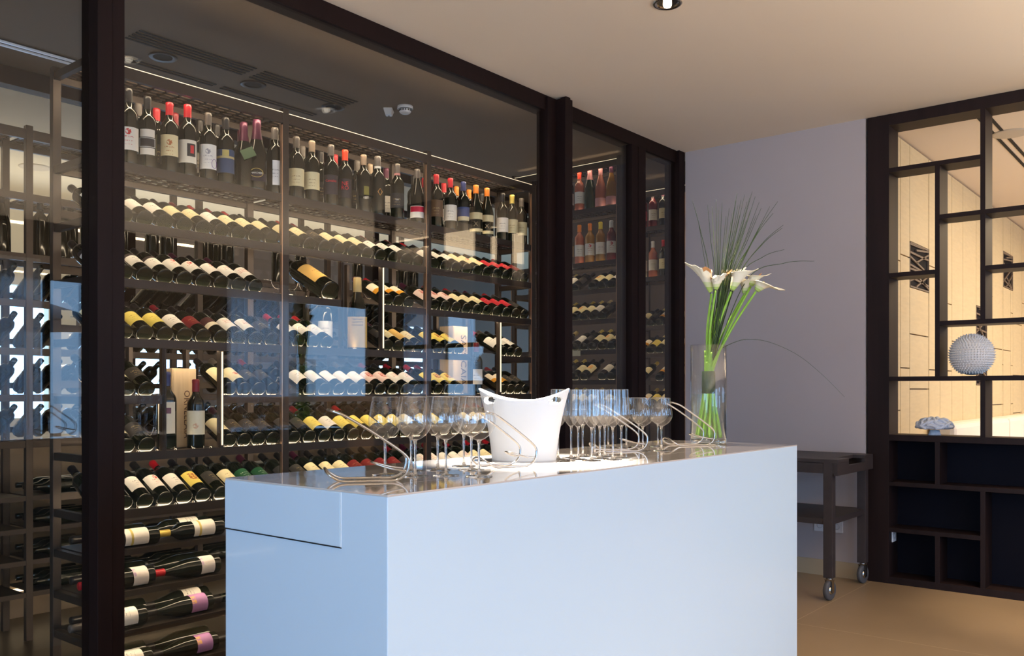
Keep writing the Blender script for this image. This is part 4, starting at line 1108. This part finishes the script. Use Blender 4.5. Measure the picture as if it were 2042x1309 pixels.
# top board with a hand slot at the near right end
tp = MB(); z0, z1 = TH - .022, TH
tp.box(0, TX, .075, TY, z0, z1)
tp.box(0, .20, 0, .075, z0, z1); tp.box(TX - .16, TX, 0, .075, z0, z1)
tp.build('top_board', M_TROL, t, .0015)
MB().box(0, TX, .0, .022, TH - .095, TH - .045).box(0, .20, 0, .022, TH - .045, TH - .022).box(TX - .16, TX, 0, .022, TH - .045, TH - .022).build('end_apron', M_TROL, t)
MB().box(.004, .022, .022, TY, TH - .085, TH - .024).build('side_apron', M_TROL, t)
MB().box(TX - .022, TX - .004, .022, TY, TH - .085, TH - .024).build('side_apron', M_TROL, t)
MB().box(.01, TX - .01, .04, TY - .04, .45, .485).build('lower_shelf', M_TROL, t)

# ------------------------------------------------------------------ lounge beyond the divider
f = MB(); random.seed(5); x = 6.13; YW = 1.86
grid = [2.32, 1.36, .4]
holes = [(6.80, 7.32, 2.00, 2.33), (8.90, 9.35, 1.30, 2.02), (10.1, 10.6, 2.30, 2.66)]
gap = .009
while x < 13.8:
    wd = random.choice([.26, .38, .5, .32, .44])
    for h in holes:
        if x < h[0] < x + wd: wd = h[0] - x
        if x < h[1] < x + wd and x > h[0] - .01: wd = h[1] - x
    if wd < .02: wd = .02
    zs = [0.06]
    while zs[-1] < CEIL - .6: zs.append(zs[-1] + random.choice([.55, .8, 1.05, .4]))
    zs[-1] = CEIL - .012
    for h in holes:
        if h[0] - .01 <= x < h[1] - .01:
            zs = [z for z in zs if not (h[2] - .12 < z < h[3] + .12)] + [h[2], h[3]]; zs.sort()
    for a, b_ in zip(zs[:-1], zs[1:]):
        if any(h[0] - .01 <= x < h[1] - .01 and a > h[2] - .02 and b_ < h[3] + .02 for h in holes): continue
        f.box(x + gap / 2, x + wd - gap / 2, YW - .018, YW - .001, a + gap / 2, b_ - gap / 2)
    x += wd
o = struct('wall_panelling', f, M_PANEL, 'pale wooden wall panels of uneven widths in the lounge')
for k, h in enumerate(holes):
    t = thing('wall_grille', ['dark grille of radiating bars high on the pale panelling, nearest', 'tall dark grille behind the spiked ball', 'furthest small dark grille on the pale panelling'][k], 'grille', (h[0], YW, h[2]))
    W2, H2 = h[1] - h[0], h[3] - h[2]
    MB().box(.004, W2 - .004, -.006, -.001, .004, H2 - .004).build('backing', M_BACKP, t)
    g = MB(); mm = mat('brown_grille', (.20, .15, .11), .6)
    g.box(0, W2, -.02, -.006, 0, .012).box(0, W2, -.02, -.006, H2 - .012, H2).box(0, .012, -.02, -.006, 0, H2).box(W2 - .012, W2, -.02, -.006, 0, H2)
    random.seed(k)
    for q in range(11 if k != 1 else 16):
        za = H2 * (q + .5) / (11 if k != 1 else 16); zb = min(H2 - .01, max(.01, za + random.uniform(-.16, .16))); 
        xa, xb = .01, W2 - .01
        if q % 3 == 0: xa = W2 * .35
        if q % 3 == 1: xb = W2 * .75
        w9 = .007
        g.add([(xa, -.018, za - w9), (xb, -.018, zb - w9), (xb, -.018, zb + w9), (xa, -.018, za + w9), (xa, -.007, za - w9), (xb, -.007, zb - w9), (xb, -.007, zb + w9), (xa, -.007, za + w9)],
              [(0, 1, 2, 3), (7, 6, 5, 4), (0, 4, 5, 1), (3, 2, 6, 7), (1, 5, 6, 2), (0, 3, 7, 4)])
    g.build('bars', mm, t)
# sofas
for k, (xa, xb) in enumerate([(7.25, 9.3), (9.36, 11.3)]):
    t = thing('white_sofa', ['white upholstered bench along the panelled wall, nearer one', 'white upholstered bench further along the panelled wall'][k], 'sofa', (xa, 1.0, 0))
    L_ = xb - xa
    MB().box(0, L_, .0, .78, .06, .45).build('seat', M_SOFA, t, .04)
    MB().box(0, L_, .64, .83, .452, 1.0).build('backrest', M_SOFA, t, .04)
    MB().box(.03, L_ - .03, .05, .75, 0, .06).build('plinth', M_DARKW, t)
t = thing('long_banquette', 'long beige upholstered banquette opposite the cellar, seen only mirrored in its glass', 'sofa', (5.3, -1.9, 0))
M_TAN = mat('tan_upholstery', (.50, .38, .28), .7)
MB().box(0, 4.2, 0, .16, .45, 1.18).build('backrest', M_TAN, t, .05)
MB().box(0, 4.2, -.55, .0, .12, .47).build('seat', M_TAN, t, .05)
MB().box(.05, 4.15, -.5, .1, 0, .12).build('plinth', M_DARKW, t)
# lounge ceiling slots and speaker
t = thing('ceiling_vent', 'pair of long dark air slots in the lounge ceiling', 'vent', (0, 0, 0))
for y0 in (1.25, .15):
    MB().box(6.3, 13.5, y0, y0 + .022, CEIL - .004, CEIL - .001).box(6.3, 13.5, y0 + .06, y0 + .082, CEIL - .004, CEIL - .001).build('slot', M_GAP, t)
q = P(2015, 266, (CEIL - EYE) * F_PX / (YH - 266))
t = thing('ceiling_speaker', 'round flat beige speaker in the lounge ceiling', 'speaker', (q.x, q.y, CEIL))
MB().lathe([(0, -.006), (.10, -.008), (.118, -.006), (.122, -.001), (.12, 0)], 40).build('grille', mat('speaker_cover', (.50, .44, .36), .8), t)
